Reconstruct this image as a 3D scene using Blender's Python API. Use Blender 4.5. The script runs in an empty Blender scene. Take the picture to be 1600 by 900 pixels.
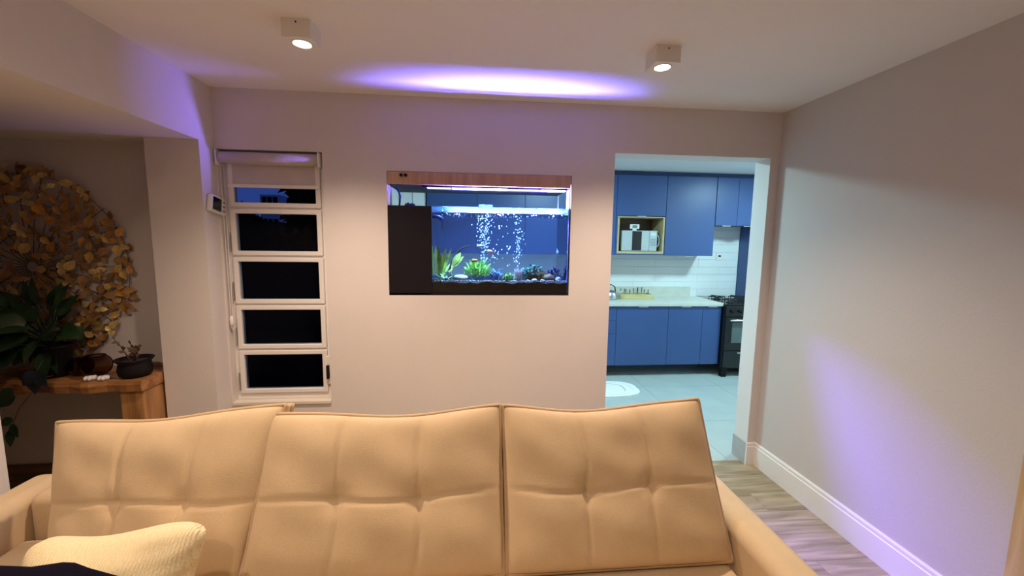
import bpy, bmesh, math, random
from mathutils import Vector, Matrix
random.seed(7)
scene = bpy.context.scene
COL = scene.collection
PI = math.pi

# ------------------------------------------------------------------ camera
F, PITCH, YAW, ROLL, DIST, EYE = 627.72, -0.1135, 0.0915, 0.0132, 2.6438, 1.6116
def cam_ray(u, w):
    c, s = math.cos(ROLL), math.sin(ROLL)
    a, b = c*u - s*w, s*u + c*w
    c, s = math.cos(PITCH), math.sin(PITCH)
    X, Y, Z = a, c - s*b, s + c*b
    c, s = math.cos(YAW), math.sin(YAW)
    return Vector((c*X + s*Y, -s*X + c*Y, Z))
fwd = cam_ray(0, 0)
right = (cam_ray(1, 0) - fwd).normalized()
up = (cam_ray(0, 1) - fwd).normalized()
cd = bpy.data.cameras.new('camera'); cam = bpy.data.objects.new('camera', cd); COL.objects.link(cam)
m = Matrix((right, up, -fwd.normalized())).transposed().to_4x4()
m.translation = Vector((0, -DIST, EYE))
cam.matrix_world = m
cd.sensor_fit = 'HORIZONTAL'; cd.sensor_width = 36.0; cd.lens = F/1600*36.0
cd.clip_start = 0.02; cd.clip_end = 200
scene.camera = cam

# ------------------------------------------------------------------ world, exposure
W = bpy.data.worlds.new('dusk_sky'); scene.world = W; W.use_nodes = True
bgn = W.node_tree.nodes['Background']
bgn.inputs[0].default_value = (0.030, 0.062, 0.26, 1); bgn.inputs[1].default_value = 1.0
scene.view_settings.view_transform = 'Standard'
scene.view_settings.look = 'None'
scene.view_settings.gamma = 1.0
scene.view_settings.use_curve_mapping = False
scene.view_settings.exposure = 0.0
scene.cycles.use_denoising = True
scene.cycles.max_bounces = 10
scene.cycles.diffuse_bounces = 6
scene.cycles.transparent_max_bounces = 32
scene.cycles.caustics_reflective = False
scene.cycles.caustics_refractive = False
scene.cycles.sample_clamp_indirect = 4.0

WARM = (1.0, 0.77, 0.585)
COOL = (0.56, 0.92, 1.0)
SPOT_A = 126.0
SPOT_W = 122.0            # each ceiling spot of the living room
KITCHEN_W = 44.0
TANK_W = 32.0            # lamp over the water
GLOW_W = 190.0             # added light for the lamp glow reflected up off the water
BEAM_W = 12.5            # added lights for lamp beams leaving the gap sideways

# ------------------------------------------------------------------ room measures
XR, XL, XN = 2.0626, -1.563, -1.853
HC, ZB, YC = 2.5, 2.1665, -0.139
WALL_T = 0.15
DX0, DX1, DZ = 0.911, 2.0, 2.204
AX0, AX1, AZ0, AZ1 = -0.556, 0.626, 1.259, 2.046
WX0, WX1, WZ0, WZ1 = -1.5525, -0.943, 0.541, 2.1465
KY, KX0, KX1 = 2.55, -.86, 4.3
YB = -4.6

# ------------------------------------------------------------------ materials
MATS = {}
def newmat(name):
    mt = bpy.data.materials.new(name); mt.use_nodes = True
    nt = mt.node_tree
    return mt, nt, nt.nodes['Principled BSDF']
def mat(name, col, rough=0.5, metal=0.0, noise=None, bump=None, emit=None, spec=None, coat=None, sss=None, sheen=None, alpha=None, trans=None):
    """noise=(scale, amount, stretch xyz)  bump=(scale, strength, stretch)"""
    if name in MATS: return MATS[name]
    mt, nt, b = newmat(name)
    b.inputs['Base Color'].default_value = (*col, 1)
    b.inputs['Roughness'].default_value = rough
    b.inputs['Metallic'].default_value = metal
    if spec is not None: b.inputs['Specular IOR Level'].default_value = spec
    if coat: b.inputs['Coat Weight'].default_value = coat
    if sheen: b.inputs['Sheen Weight'].default_value = sheen
    if trans: b.inputs['Transmission Weight'].default_value = trans
    if emit:
        b.inputs['Emission Color'].default_value = (*emit[0], 1); b.inputs['Emission Strength'].default_value = emit[1]
    L = nt.links
    if noise or bump:
        tc = nt.nodes.new('ShaderNodeTexCoord')
    if noise:
        sc, am, st = noise
        mp = nt.nodes.new('ShaderNodeMapping'); mp.inputs['Scale'].default_value = st
        nz = nt.nodes.new('ShaderNodeTexNoise'); nz.inputs['Scale'].default_value = sc; nz.inputs['Detail'].default_value = 5
        cr = nt.nodes.new('ShaderNodeValToRGB')
        lo = tuple(max(0, c*(1-am)) for c in col); hi = tuple(min(1, c*(1+am)) for c in col)
        cr.color_ramp.elements[0].position = .3; cr.color_ramp.elements[0].color = (*lo, 1)
        cr.color_ramp.elements[1].position = .7; cr.color_ramp.elements[1].color = (*hi, 1)
        L.new(tc.outputs['Object'], mp.inputs[0]); L.new(mp.outputs[0], nz.inputs['Vector'])
        L.new(nz.outputs['Fac'], cr.inputs[0]); L.new(cr.outputs[0], b.inputs['Base Color'])
    if bump:
        sc, am, st = bump
        mp = nt.nodes.new('ShaderNodeMapping'); mp.inputs['Scale'].default_value = st
        nz = nt.nodes.new('ShaderNodeTexNoise'); nz.inputs['Scale'].default_value = sc; nz.inputs['Detail'].default_value = 3
        bp = nt.nodes.new('ShaderNodeBump'); bp.inputs['Strength'].default_value = am; bp.inputs['Distance'].default_value = .004
        L.new(tc.outputs['Object'], mp.inputs[0]); L.new(mp.outputs[0], nz.inputs['Vector'])
        L.new(nz.outputs['Fac'], bp.inputs['Height']); L.new(bp.outputs[0], b.inputs['Normal'])
    MATS[name] = mt
    return mt

def wood(name, c1, c2, scale=6, axis=0, rough=.45):
    if name in MATS: return MATS[name]
    mt, nt, b = newmat(name); L = nt.links
    tc = nt.nodes.new('ShaderNodeTexCoord'); oi = nt.nodes.new('ShaderNodeObjectInfo')
    ad = nt.nodes.new('ShaderNodeVectorMath'); ad.operation = 'ADD'
    ml = nt.nodes.new('ShaderNodeVectorMath'); ml.operation = 'SCALE'; ml.inputs['Scale'].default_value = 7.0
    cmb = nt.nodes.new('ShaderNodeCombineXYZ')
    for i in range(3): L.new(oi.outputs['Random'], cmb.inputs[i])
    L.new(cmb.outputs[0], ml.inputs[0]); L.new(tc.outputs['Object'], ad.inputs[0]); L.new(ml.outputs[0], ad.inputs[1])
    mp = nt.nodes.new('ShaderNodeMapping')
    st = [9.0, 9.0, 9.0]; st[axis] = 0.7
    mp.inputs['Scale'].default_value = st
    nz = nt.nodes.new('ShaderNodeTexNoise'); nz.inputs['Scale'].default_value = scale; nz.inputs['Detail'].default_value = 6; nz.inputs['Distortion'].default_value = .6
    cr = nt.nodes.new('ShaderNodeValToRGB')
    cr.color_ramp.elements[0].position = .32; cr.color_ramp.elements[0].color = (*c1, 1)
    cr.color_ramp.elements[1].position = .68; cr.color_ramp.elements[1].color = (*c2, 1)
    L.new(ad.outputs[0], mp.inputs[0]); L.new(mp.outputs[0], nz.inputs['Vector']); L.new(nz.outputs['Fac'], cr.inputs[0])
    L.new(cr.outputs[0], b.inputs['Base Color'])
    bp = nt.nodes.new('ShaderNodeBump'); bp.inputs['Strength'].default_value = .15; bp.inputs['Distance'].default_value = .002
    L.new(nz.outputs['Fac'], bp.inputs['Height']); L.new(bp.outputs[0], b.inputs['Normal'])
    b.inputs['Roughness'].default_value = rough
    MATS[name] = mt
    return mt

def fabric(name, col, scale=420, rough=.92, var=.10):
    if name in MATS: return MATS[name]
    mt, nt, b = newmat(name); L = nt.links
    tc = nt.nodes.new('ShaderNodeTexCoord')
    n1 = nt.nodes.new('ShaderNodeTexNoise'); n1.inputs['Scale'].default_value = scale; n1.inputs['Detail'].default_value = 2
    mp = nt.nodes.new('ShaderNodeMapping'); mp.inputs['Scale'].default_value = (.35, 1, 1)
    L.new(tc.outputs['Object'], mp.inputs[0]); L.new(mp.outputs[0], n1.inputs['Vector'])
    n2 = nt.nodes.new('ShaderNodeTexNoise'); n2.inputs['Scale'].default_value = 9; n2.inputs['Detail'].default_value = 3
    L.new(tc.outputs['Object'], n2.inputs['Vector'])
    mx = nt.nodes.new('ShaderNodeMath'); mx.operation = 'ADD'
    L.new(n1.outputs['Fac'], mx.inputs[0]); L.new(n2.outputs['Fac'], mx.inputs[1])
    dv = nt.nodes.new('ShaderNodeMath'); dv.operation = 'MULTIPLY'; dv.inputs[1].default_value = .5
    L.new(mx.outputs[0], dv.inputs[0])
    cr = nt.nodes.new('ShaderNodeValToRGB')
    cr.color_ramp.elements[0].position = .3; cr.color_ramp.elements[0].color = (*[c*(1-var) for c in col], 1)
    cr.color_ramp.elements[1].position = .7; cr.color_ramp.elements[1].color = (*[min(1, c*(1+var)) for c in col], 1)
    L.new(dv.outputs[0], cr.inputs[0]); L.new(cr.outputs[0], b.inputs['Base Color'])
    bp = nt.nodes.new('ShaderNodeBump'); bp.inputs['Strength'].default_value = .25; bp.inputs['Distance'].default_value = .002
    L.new(n1.outputs['Fac'], bp.inputs['Height']); L.new(bp.outputs[0], b.inputs['Normal'])
    b.inputs['Roughness'].default_value = rough; b.inputs['Specular IOR Level'].default_value = .2
    b.inputs['Sheen Weight'].default_value = .15
    MATS[name] = mt
    return mt

def clear(name, tint=(1, 1, 1), gloss=.08, rough=.02):
    """thin clear pane: mostly see-through with a fresnel reflection"""
    if name in MATS: return MATS[name]
    mt = bpy.data.materials.new(name); mt.use_nodes = True; nt = mt.node_tree; nt.nodes.clear(); L = nt.links
    out = nt.nodes.new('ShaderNodeOutputMaterial'); mx = nt.nodes.new('ShaderNodeMixShader')
    tr = nt.nodes.new('ShaderNodeBsdfTransparent'); tr.inputs[0].default_value = (*tint, 1)
    gl = nt.nodes.new('ShaderNodeBsdfGlossy'); gl.inputs['Roughness'].default_value = rough
    fr = nt.nodes.new('ShaderNodeLayerWeight'); fr.inputs[0].default_value = gloss
    L.new(fr.outputs['Fresnel'], mx.inputs[0]); L.new(tr.outputs[0], mx.inputs[1]); L.new(gl.outputs[0], mx.inputs[2])
    L.new(mx.outputs[0], out.inputs[0])
    MATS[name] = mt
    return mt

def glowglass(name, col, trans_w, clear_w, rough=.1):
    # part see-through, part tinted scatter imitating lamp glow in glass and water
    mt = bpy.data.materials.new(name); mt.use_nodes = True; nt = mt.node_tree; nt.nodes.clear(); L = nt.links
    out = nt.nodes.new('ShaderNodeOutputMaterial'); m1 = nt.nodes.new('ShaderNodeMixShader'); m2 = nt.nodes.new('ShaderNodeMixShader'); m3 = nt.nodes.new('ShaderNodeMixShader')
    tl = nt.nodes.new('ShaderNodeBsdfTranslucent'); tl.inputs[0].default_value = (*col, 1)
    df = nt.nodes.new('ShaderNodeBsdfDiffuse'); df.inputs[0].default_value = (*col, 1)
    tr = nt.nodes.new('ShaderNodeBsdfTransparent'); tr.inputs[0].default_value = (.9, .95, 1, 1)
    gl = nt.nodes.new('ShaderNodeBsdfGlossy'); gl.inputs['Roughness'].default_value = rough
    fr = nt.nodes.new('ShaderNodeLayerWeight'); fr.inputs[0].default_value = .3
    m1.inputs[0].default_value = trans_w; L.new(df.outputs[0], m1.inputs[1]); L.new(tl.outputs[0], m1.inputs[2])
    m2.inputs[0].default_value = clear_w; L.new(m1.outputs[0], m2.inputs[1]); L.new(tr.outputs[0], m2.inputs[2])
    L.new(fr.outputs['Fresnel'], m3.inputs[0]); L.new(m2.outputs[0], m3.inputs[1]); L.new(gl.outputs[0], m3.inputs[2]); L.new(m3.outputs[0], out.inputs[0])
    MATS[name] = mt; return mt

def emitter(name, col, strength):
    if name in MATS: return MATS[name]
    mt = bpy.data.materials.new(name); mt.use_nodes = True; nt = mt.node_tree; nt.nodes.clear()
    out = nt.nodes.new('ShaderNodeOutputMaterial'); e = nt.nodes.new('ShaderNodeEmission')
    e.inputs[0].default_value = (*col, 1); e.inputs[1].default_value = strength
    nt.links.new(e.outputs[0], out.inputs[0])
    MATS[name] = mt
    return mt

M_WALL = mat('wall_paint', (.69, .64, .615), .9, bump=(90, .12, (1, 1, 1)), noise=(3, .02, (1, 1, 1)))
M_CEIL = mat('ceiling_paint', (.82, .79, .78), .95, bump=(60, .05, (1, 1, 1)))
M_WHITE = mat('white_paint', (.80, .78, .76), .45)
M_FRAME = mat('window_white', (.78, .75, .73), .35)
M_PLANK = wood('oak_laminate', (.21, .165, .095), (.47, .385, .26), 3.2, 0, .4)
M_GROUT = mat('dark_underlay', (.16, .13, .10), .9)
M_TILE = mat('kitchen_floor_tile', (.45, .51, .50), .25, noise=(4, .05, (1, 1, 1)))
M_TGROUT = mat('tile_grout', (.36, .37, .36), .9)
M_BST = mat('white_wall_tile', (.80, .82, .82), .2)
M_BLUE = mat('blue_lacquer', (.040, .085, .245), .38, noise=(1.2, .05, (1, 1, 1)))
M_DBLUE = mat('dark_blue_carcass', (.03, .07, .20), .5)
M_STONE = mat('pale_stone', (.62, .61, .54), .35, noise=(14, .05, (1, 1, 1)))
M_STEEL = mat('brushed_steel', (.62, .64, .66), .3, 1.0)
M_BLACK = mat('black_gloss', (.008, .008, .010), .18)
M_MATTE = mat('black_matt', (.010, .008, .010), .6, spec=.15)
M_IRON = mat('cast_iron', (.015, .015, .016), .7)

# ------------------------------------------------------------------ mesh helpers
class MB:
    def __init__(s): s.v = []; s.f = []
    def add(s, vs, fs):
        o = len(s.v); s.v += [tuple(v) for v in vs]; s.f += [tuple(i+o for i in f) for f in fs]; return s
    def box(s, x0, x1, y0, y1, z0, z1):
        vs = [(x, y, z) for z in (z0, z1) for y in (y0, y1) for x in (x0, x1)]
        return s.add(vs, [(0, 2, 3, 1), (4, 5, 7, 6), (0, 1, 5, 4), (2, 6, 7, 3), (0, 4, 6, 2), (1, 3, 7, 5)])
    def tube(s, pts, r, n=8, cap=True, closed=False):
        pts = [Vector(p) for p in pts]; k = len(pts)
        rr = r if isinstance(r, (list, tuple)) else [r]*k
        vs = []; fs = []
        ref = None
        for i, p in enumerate(pts):
            if closed: t = pts[(i+1) % k] - pts[i-1]
            else: t = pts[min(i+1, k-1)] - pts[max(i-1, 0)]
            t.normalize()
            if ref is None:
                ref = t.orthogonal().normalized()
            ref = (ref - t*ref.dot(t))
            if ref.length < 1e-6: ref = t.orthogonal()
            ref.normalize(); bi = t.cross(ref)
            for j in range(n):
                a = 2*PI*j/n
                vs.append(p + (ref*math.cos(a) + bi*math.sin(a))*rr[i])
        for i in range(k if closed else k-1):
            for j in range(n):
                a = i*n + j; b = i*n + (j+1) % n; c = ((i+1) % k)*n + (j+1) % n; d = ((i+1) % k)*n + j
                fs.append((a, b, c, d))
        if cap and not closed:
            fs.append(tuple(range(n-1, -1, -1))); fs.append(tuple((k-1)*n + j for j in range(n)))
        return s.add(vs, fs)
    def lathe(s, prof, cx=0, cy=0, n=24):
        """prof: list of (r, z)"""
        vs = []; fs = []; k = len(prof)
        for r, z in prof:
            for j in range(n):
                a = 2*PI*j/n; vs.append((cx + r*math.cos(a), cy + r*math.sin(a), z))
        for i in range(k-1):
            for j in range(n):
                fs.append((i*n+j, i*n+(j+1) % n, (i+1)*n+(j+1) % n, (i+1)*n+j))
        fs.append(tuple(range(n-1, -1, -1))); fs.append(tuple((k-1)*n+j for j in range(n)))
        return s.add(vs, fs)
    def ball(s, c, rx, ry=None, rz=None, nu=10, nv=7):
        ry = ry or rx; rz = rz or rx; c = Vector(c)
        vs = [c + Vector((0, 0, -rz))]; fs = []
        for i in range(1, nv):
            ph = -PI/2 + PI*i/nv
            for j in range(nu):
                a = 2*PI*j/nu
                vs.append(c + Vector((rx*math.cos(ph)*math.cos(a), ry*math.cos(ph)*math.sin(a), rz*math.sin(ph))))
        vs.append(c + Vector((0, 0, rz))); top = len(vs)-1
        for j in range(nu): fs.append((0, 1+(j+1) % nu, 1+j))
        for i in range(nv-2):
            for j in range(nu):
                a = 1+i*nu+j; b = 1+i*nu+(j+1) % nu
                fs.append((a, b, b+nu, a+nu))
        for j in range(nu): fs.append((top, top-nu+j, top-nu+(j+1) % nu))
        return s.add(vs, fs)
    def mesh(s, name):
        me = bpy.data.meshes.new(name); me.from_pydata(s.v, [], s.f)
        bm = bmesh.new(); bm.from_mesh(me); bmesh.ops.recalc_face_normals(bm, faces=bm.faces); bm.to_mesh(me); bm.free()
        return me
    def build(s, name, material, parent=None, smooth=False, bevel=0, kind=None, seg=2, label=None):
        me = s.mesh(name)
        if bevel:
            bm = bmesh.new(); bm.from_mesh(me)
            es = [e for e in bm.edges if len(e.link_faces) == 2 and e.calc_face_angle(0) > .6]
            bmesh.ops.bevel(bm, geom=es, offset=bevel, segments=seg, profile=.5, affect='EDGES', clamp_overlap=True)
            bm.to_mesh(me); bm.free()
        return link(name, me, material, parent, smooth, kind, label)

def link(name, me, material, parent=None, smooth=False, kind=None, label=None):
    if not me.materials: me.materials.append(material)
    if smooth:
        for p in me.polygons: p.use_smooth = True
    o = bpy.data.objects.new(name, me); COL.objects.link(o)
    if parent: attach(o, parent)
    if kind: o['kind'] = kind
    if label: o['label'] = label
    return o
def world_of(o):
    return o.matrix_basis.copy() if o.parent is None else world_of(o.parent) @ o.matrix_parent_inverse @ o.matrix_basis
def attach(o, parent):
    o.parent = parent; o.matrix_parent_inverse = world_of(parent).inverted()
def tag(o, label, cat, group=None):
    o['label'] = label; o['category'] = cat
    if group: o['group'] = group
    return o
def thing(name, label, cat, loc=(0, 0, 0), group=None):
    o = bpy.data.objects.new(name, None); COL.objects.link(o); o.location = loc; o.empty_display_size = .05
    return tag(o, label, cat, group)
def struct(name, loc=None):
    o = bpy.data.objects.new(name, None); COL.objects.link(o)
    if loc: o.location = loc
    o['kind'] = 'structure'; o.empty_display_size = .05
    return o
def box(name, x0, x1, y0, y1, z0, z1, material, parent=None, bevel=0, kind=None, label=None, smooth=False):
    return MB().box(x0, x1, y0, y1, z0, z1).build(name, material, parent, smooth, bevel, kind, label=label)
def copy_tree(o, parent=None):
    c = o.copy(); COL.objects.link(c); c.parent = parent
    for ch in list(o.children): copy_tree(ch, c)
    return c
def spot(name, loc, direction, power, col, angle, blend, size=.03, parent=None):
    l = bpy.data.lights.new(name, 'SPOT'); l.energy = power; l.color = col; l.spot_size = angle; l.spot_blend = blend; l.shadow_soft_size = size
    o = bpy.data.objects.new(name, l); COL.objects.link(o); o.location = loc
    o.rotation_euler = Vector(direction).to_track_quat('-Z', 'Y').to_euler()
    if parent: attach(o, parent)
    return o
def area(name, loc, direction, power, col, sx, sy, spread=PI, parent=None):
    l = bpy.data.lights.new(name, 'AREA'); l.energy = power; l.color = col; l.shape = 'RECTANGLE'; l.size = sx; l.size_y = sy; l.spread = spread
    o = bpy.data.objects.new(name, l); COL.objects.link(o); o.location = loc
    o.rotation_euler = Vector(direction).to_track_quat('-Z', 'Y').to_euler()
    if parent: attach(o, parent)
    return o

# ------------------------------------------------------------------ structure
def wall_holes(name, x0, x1, z0, z1, y0, y1, holes, material):
    xs = sorted({x0, x1, *[h[0] for h in holes], *[h[1] for h in holes]}); zs = sorted({z0, z1, *[h[2] for h in holes], *[h[3] for h in holes]})
    solid = lambda i, k: 0 <= i < len(xs)-1 and 0 <= k < len(zs)-1 and not any(h[0] <= (xs[i]+xs[i+1])/2 <= h[1] and h[2] <= (zs[k]+zs[k+1])/2 <= h[3] for h in holes)
    vid = {}; vs = []; fs = []
    def V(i, k, s):
        if (i, k, s) not in vid: vid[(i, k, s)] = len(vs); vs.append((xs[i], (y0, y1)[s], zs[k]))
        return vid[(i, k, s)]
    for i in range(len(xs)-1):
        for k in range(len(zs)-1):
            if not solid(i, k): continue
            fs.append((V(i, k, 0), V(i+1, k, 0), V(i+1, k+1, 0), V(i, k+1, 0)))
            fs.append((V(i, k, 1), V(i, k+1, 1), V(i+1, k+1, 1), V(i+1, k, 1)))
            if not solid(i-1, k): fs.append((V(i, k, 0), V(i, k+1, 0), V(i, k+1, 1), V(i, k, 1)))
            if not solid(i+1, k): fs.append((V(i+1, k, 0), V(i+1, k, 1), V(i+1, k+1, 1), V(i+1, k+1, 0)))
            if not solid(i, k-1): fs.append((V(i, k, 0), V(i, k, 1), V(i+1, k, 1), V(i+1, k, 0)))
            if not solid(i, k+1): fs.append((V(i, k+1, 0), V(i+1, k+1, 0), V(i+1, k+1, 1), V(i, k+1, 1)))
    return MB().add(vs, fs).build(name, material, kind='structure')

wall_holes('wall_back', -3.75, KX1, 0, HC, 0, WALL_T,
           [(WX0, WX1, WZ0, WZ1), (AX0, AX1, AZ0, AZ1), (DX0, DX1, 0, DZ)], M_WALL)
box('wall_right', XR, XR+.12, YB, 0, 0, HC, mat('right_wall_grey', (.57, .535, .515), .9, bump=(90, .12, (1, 1, 1))), kind='structure')  # slightly darker, greyer colour than the other walls
box('wall_left', -2.15, -2.0, YB, -.83, 0, ZB, M_WALL, kind='structure')
box('wall_column', XN, XL, YC, 0, 0, ZB, M_WALL, kind='structure')
box('wall_niche_side', -3.75, -3.6, -1.4, 0, 0, ZB, M_WALL, kind='structure')
box('wall_niche_front', -3.75, -2.15, -1.5, -1.4, 0, ZB, M_WALL, kind='structure')
box('ceiling_beam', -3.75, XL, YB, 0, ZB, HC, M_WALL, kind='structure')
box('wall_front', -2.15, XR+.12, YB-.12, YB, 0, HC, M_WALL, kind='structure')
box('ceiling', -3.75, KX1+.1, YB-.12, KY+.2, HC, HC+.1, M_CEIL, kind='structure')
# kitchen shell
M_KWALL = mat('kitchen_wall_paint', (.74, .74, .73), .85)
box('wall_kitchen_back', KX0-.1, KX1+.1, KY, KY+.1, 0, HC, M_KWALL, kind='structure')
box('wall_kitchen_left', KX0-.1, KX0, WALL_T, KY, 0, HC, M_KWALL, kind='structure')
box('wall_kitchen_right', KX1, KX1+.1, WALL_T, KY, 0, HC, M_KWALL, kind='structure')

# wood floor, plank by plank
fl = box('floor', -3.75, XR+.12, YB-.12, .055, -.06, -.008, M_GROUT, kind='structure')
pm = {}
PW, PL = .19, 1.25
def plank(x0, x1, y0, y1):
    key = (round(x1-x0, 3), round(y1-y0, 3))
    if key not in pm:
        pm[key] = MB().box(.0008, key[0]-.0008, .0008, key[1]-.0008, -.008, 0).mesh('plank')
        pm[key].materials.append(M_PLANK)
    o = bpy.data.objects.new('plank', pm[key]); COL.objects.link(o); o.location = (x0, y0, 0)
    o.parent = fl
row = 0; y = .055
while y > YB:
    y0 = max(y-PW, YB)
    x = -3.6 - (row*.43 % PL)
    while x < XR:
        a, b = max(x, -3.6), min(x+PL, XR)
        if b-a > .02 and not (y0 < -1.4 and b < -2.0): plank(a, b, y0, y)
        x += PL
    y = y0; row += 1
# kitchen floor tiles
kf = box('floor_kitchen', KX0, KX1, .055, KY, -.06, -.006, M_TGROUT, kind='structure')
tm = {}
TS = .88
xs = [KX0] + [1.02+TS*i for i in range(-3, 5) if KX0 < 1.02+TS*i < KX1] + [KX1]
ys = [.055, .72, .72+TS, .72+2*TS, KY]
ys = [v for v in ys if v < KY] + [KY]
for i in range(len(xs)-1):
    for j in range(len(ys)-1):
        w_, d_ = xs[i+1]-xs[i], ys[j+1]-ys[j]
        key = (round(w_, 3), round(d_, 3))
        if key not in tm:
            tm[key] = MB().box(.0015, w_-.0015, .0015, d_-.0015, -.006, 0).mesh('floor_tile'); tm[key].materials.append(M_TILE)
        o = bpy.data.objects.new('floor_tile', tm[key]); COL.objects.link(o); o.location = (xs[i], ys[j], 0); o.parent = kf

# baseboards
def baseboard(name, p0, p1, nrm, h=.17, t=.015, material=M_WHITE):
    p0, p1, nrm = Vector(p0), Vector(p1), Vector(nrm)
    prof = [(0, 0), (t, 0), (t, h-.03), (t*.75, h-.026), (t*.75, h-.008), (t*.45, h), (0, h)]
    vs = []; n = len(prof)
    for p in (p0, p1):
        for d, z in prof: vs.append(p + nrm*d + Vector((0, 0, z)))
    fs = [(i, (i+1) % n, n+(i+1) % n, n+i) for i in range(n)] + [tuple(range(n)), tuple(range(2*n-1, n-1, -1))]
    return MB().add(vs, fs).build(name, material, kind='structure')
baseboard('baseboard_right', (XR, YB, 0), (XR, -.0, 0), (-1, 0, 0))
baseboard('baseboard_back_right', (DX1-.012, 0, 0), (XR-.015, 0, 0), (0, -1, 0))
baseboard('baseboard_back', (XL, 0, 0), (DX0, 0, 0), (0, -1, 0))
M_GTILE = mat('grey_tile_skirting', (.40, .43, .43), .35, noise=(12, .06, (1, 1, 1)))
box('baseboard_reveal', DX1-.012, DX1, .0, WALL_T, 0, .165, M_GTILE, kind='structure')
box('baseboard_niche', -3.6, XN, -.018, 0, 0, .186, wood('dark_skirting', (.09, .045, .02), (.19, .10, .05), 4, 0), kind='structure')
box('trim_1', DX1-.003, DX1, .001, WALL_T, .165, DZ-.002, M_KWALL, kind='structure')
box('trim_2', DX0, DX1-.003, .001, WALL_T, DZ-.003, DZ, M_KWALL, kind='structure')
# wooden door frame on the right-hand wall, only its edge shows
d1 = struct('door_1', (XR-.02, -1.9, 0))
M_DOORW = wood('honey_wood', (.48, .33, .15), (.66, .48, .25), 4, 2)
for nm, a in (('door_casing', ((XR-.022, XR, -1.50, -1.40, 0, 2.14))), ('door_casing', ((XR-.022, XR, -2.42, -2.32, 0, 2.14))), ('door_head', (XR-.022, XR, -2.32, -1.50, 2.05, 2.14)), ('door_leaf', (XR-.012, XR, -2.32, -1.50, 0.005, 2.05))):
    box(nm, *a, M_DOORW, d1, .003)
hd = MB().tube([(XR-.012, -2.24, 1.02), (XR-.06, -2.24, 1.02), (XR-.06, -2.12, 1.02)], .009, 10)
hd.build('door_handle', M_STEEL, d1, True)

# ------------------------------------------------------------------ window
w1 = struct('window_1', (WX0, .06, WZ0))
FY0, FY1 = .045, .125
def rect_frame(x0, x1, z0, z1, y0, y1, t, tb=None, tt=None):
    tb = tb or t; tt = tt or t
    mb = MB()
    o = [(x0, z0), (x1, z0), (x1, z1), (x0, z1)]; i = [(x0+t, z0+tb), (x1-t, z0+tb), (x1-t, z1-tt), (x0+t, z1-tt)]
    vs = [(x, y0, z) for x, z in o+i] + [(x, y1, z) for x, z in o+i]
    fs = []
    for k in range(4):
        n = (k+1) % 4
        fs += [(k, n, 4+n, 4+k), (8+k, 12+k, 12+n, 8+n), (k, 8+k, 8+n, n), (4+k, 4+n, 12+n, 12+k)]
    return mb.add(vs, fs)
rect_frame(WX0+.001, WX1-.001, WZ0+.02, WZ1-.001, FY0, FY1, .028, .045, .02).build('window_frame', M_FRAME, w1, bevel=.003)
box('window_sill', WX0, WX1, -.012, FY0, WZ0, WZ0+.022, mat('sill_stone', (.70, .64, .55), .4), w1, .003)
M_PANE = clear('window_glass', (.78, .84, .9), .12)
zs = [.60, .898, 1.193, 1.502, 1.802, 2.10]
for k in range(5):
    z0, z1 = zs[k]+.006, zs[k+1]-.006
    x0, x1 = WX0+.032, WX1-.030
    s_ = rect_frame(x0, x1, z0, z1, FY0-.012, FY0+.03, .030, .028, .028).build('window_sash', M_FRAME, w1, bevel=.004)
    box('window_pane', x0+.028, x1-.028, FY0+.006, FY0+.010, z0+.026, z1-.026, M_PANE, s_)
    if k < 4:
        box('window_stay', x0-.008, x0-.003, FY0-.016, FY0-.010, z0+.02, z0+.14, M_STEEL, s_)
        box('window_transom', WX0+.028, WX1-.028, FY0+.002, FY1-.01, zs[k+1]-.012, zs[k+1]+.006, M_FRAME, w1)
lt = box('window_latch', WX1-.032, WX1-.016, FY0-.032, FY0-.010, .70, .79, M_MATTE, w1, .003)
box('latch_plate', WX1-.036, WX1-.012, FY0-.012, FY0-.004, .66, .85, M_FRAME, lt, .002)

# roller blind in the recess
rb = thing('roller_blind', 'grey roller blind pulled a little way down over the narrow window', 'blind', (-1.25, .03, 1.92))
M_BLIND = fabric('blind_fabric', (.56, .50, .485), 700)
mb = MB(); mb.tube([(-1.535, .004, 2.098), (-.962, .004, 2.098)], .033, 24); mb.build('roller', M_BLIND, rb, True)
box('blind_fabric', -1.515, -.975, .0345, .037, 1.945, 2.10, M_BLIND, rb)
box('bottom_bar', -1.518, -.972, .024, .042, 1.925, 1.947, M_FRAME, rb, .004)
for xx in (-1.546, -.958):
    mb = MB(); mb.box(xx-.004, xx+.004, -.03, .04, 2.05, 2.14); mb.build('bracket', M_FRAME, rb, bevel=.003)
mb = MB(); mb.tube([(-1.538, .0, 2.08), (-1.537, .002, 1.6), (-1.535, .003, 1.05), (-1.530, .008, 1.03), (-1.528, .012, 1.05), (-1.528, .012, 2.08)], .0025, 6); mb.build('pull_chain', M_FRAME, rb, True)
mb = MB(); mb.lathe([(.006, 1.06), (.011, 1.075), (.012, 1.10), (.007, 1.125)], -1.532, .004, 12); mb.build('chain_weight', M_WHITE, rb, True)

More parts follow.
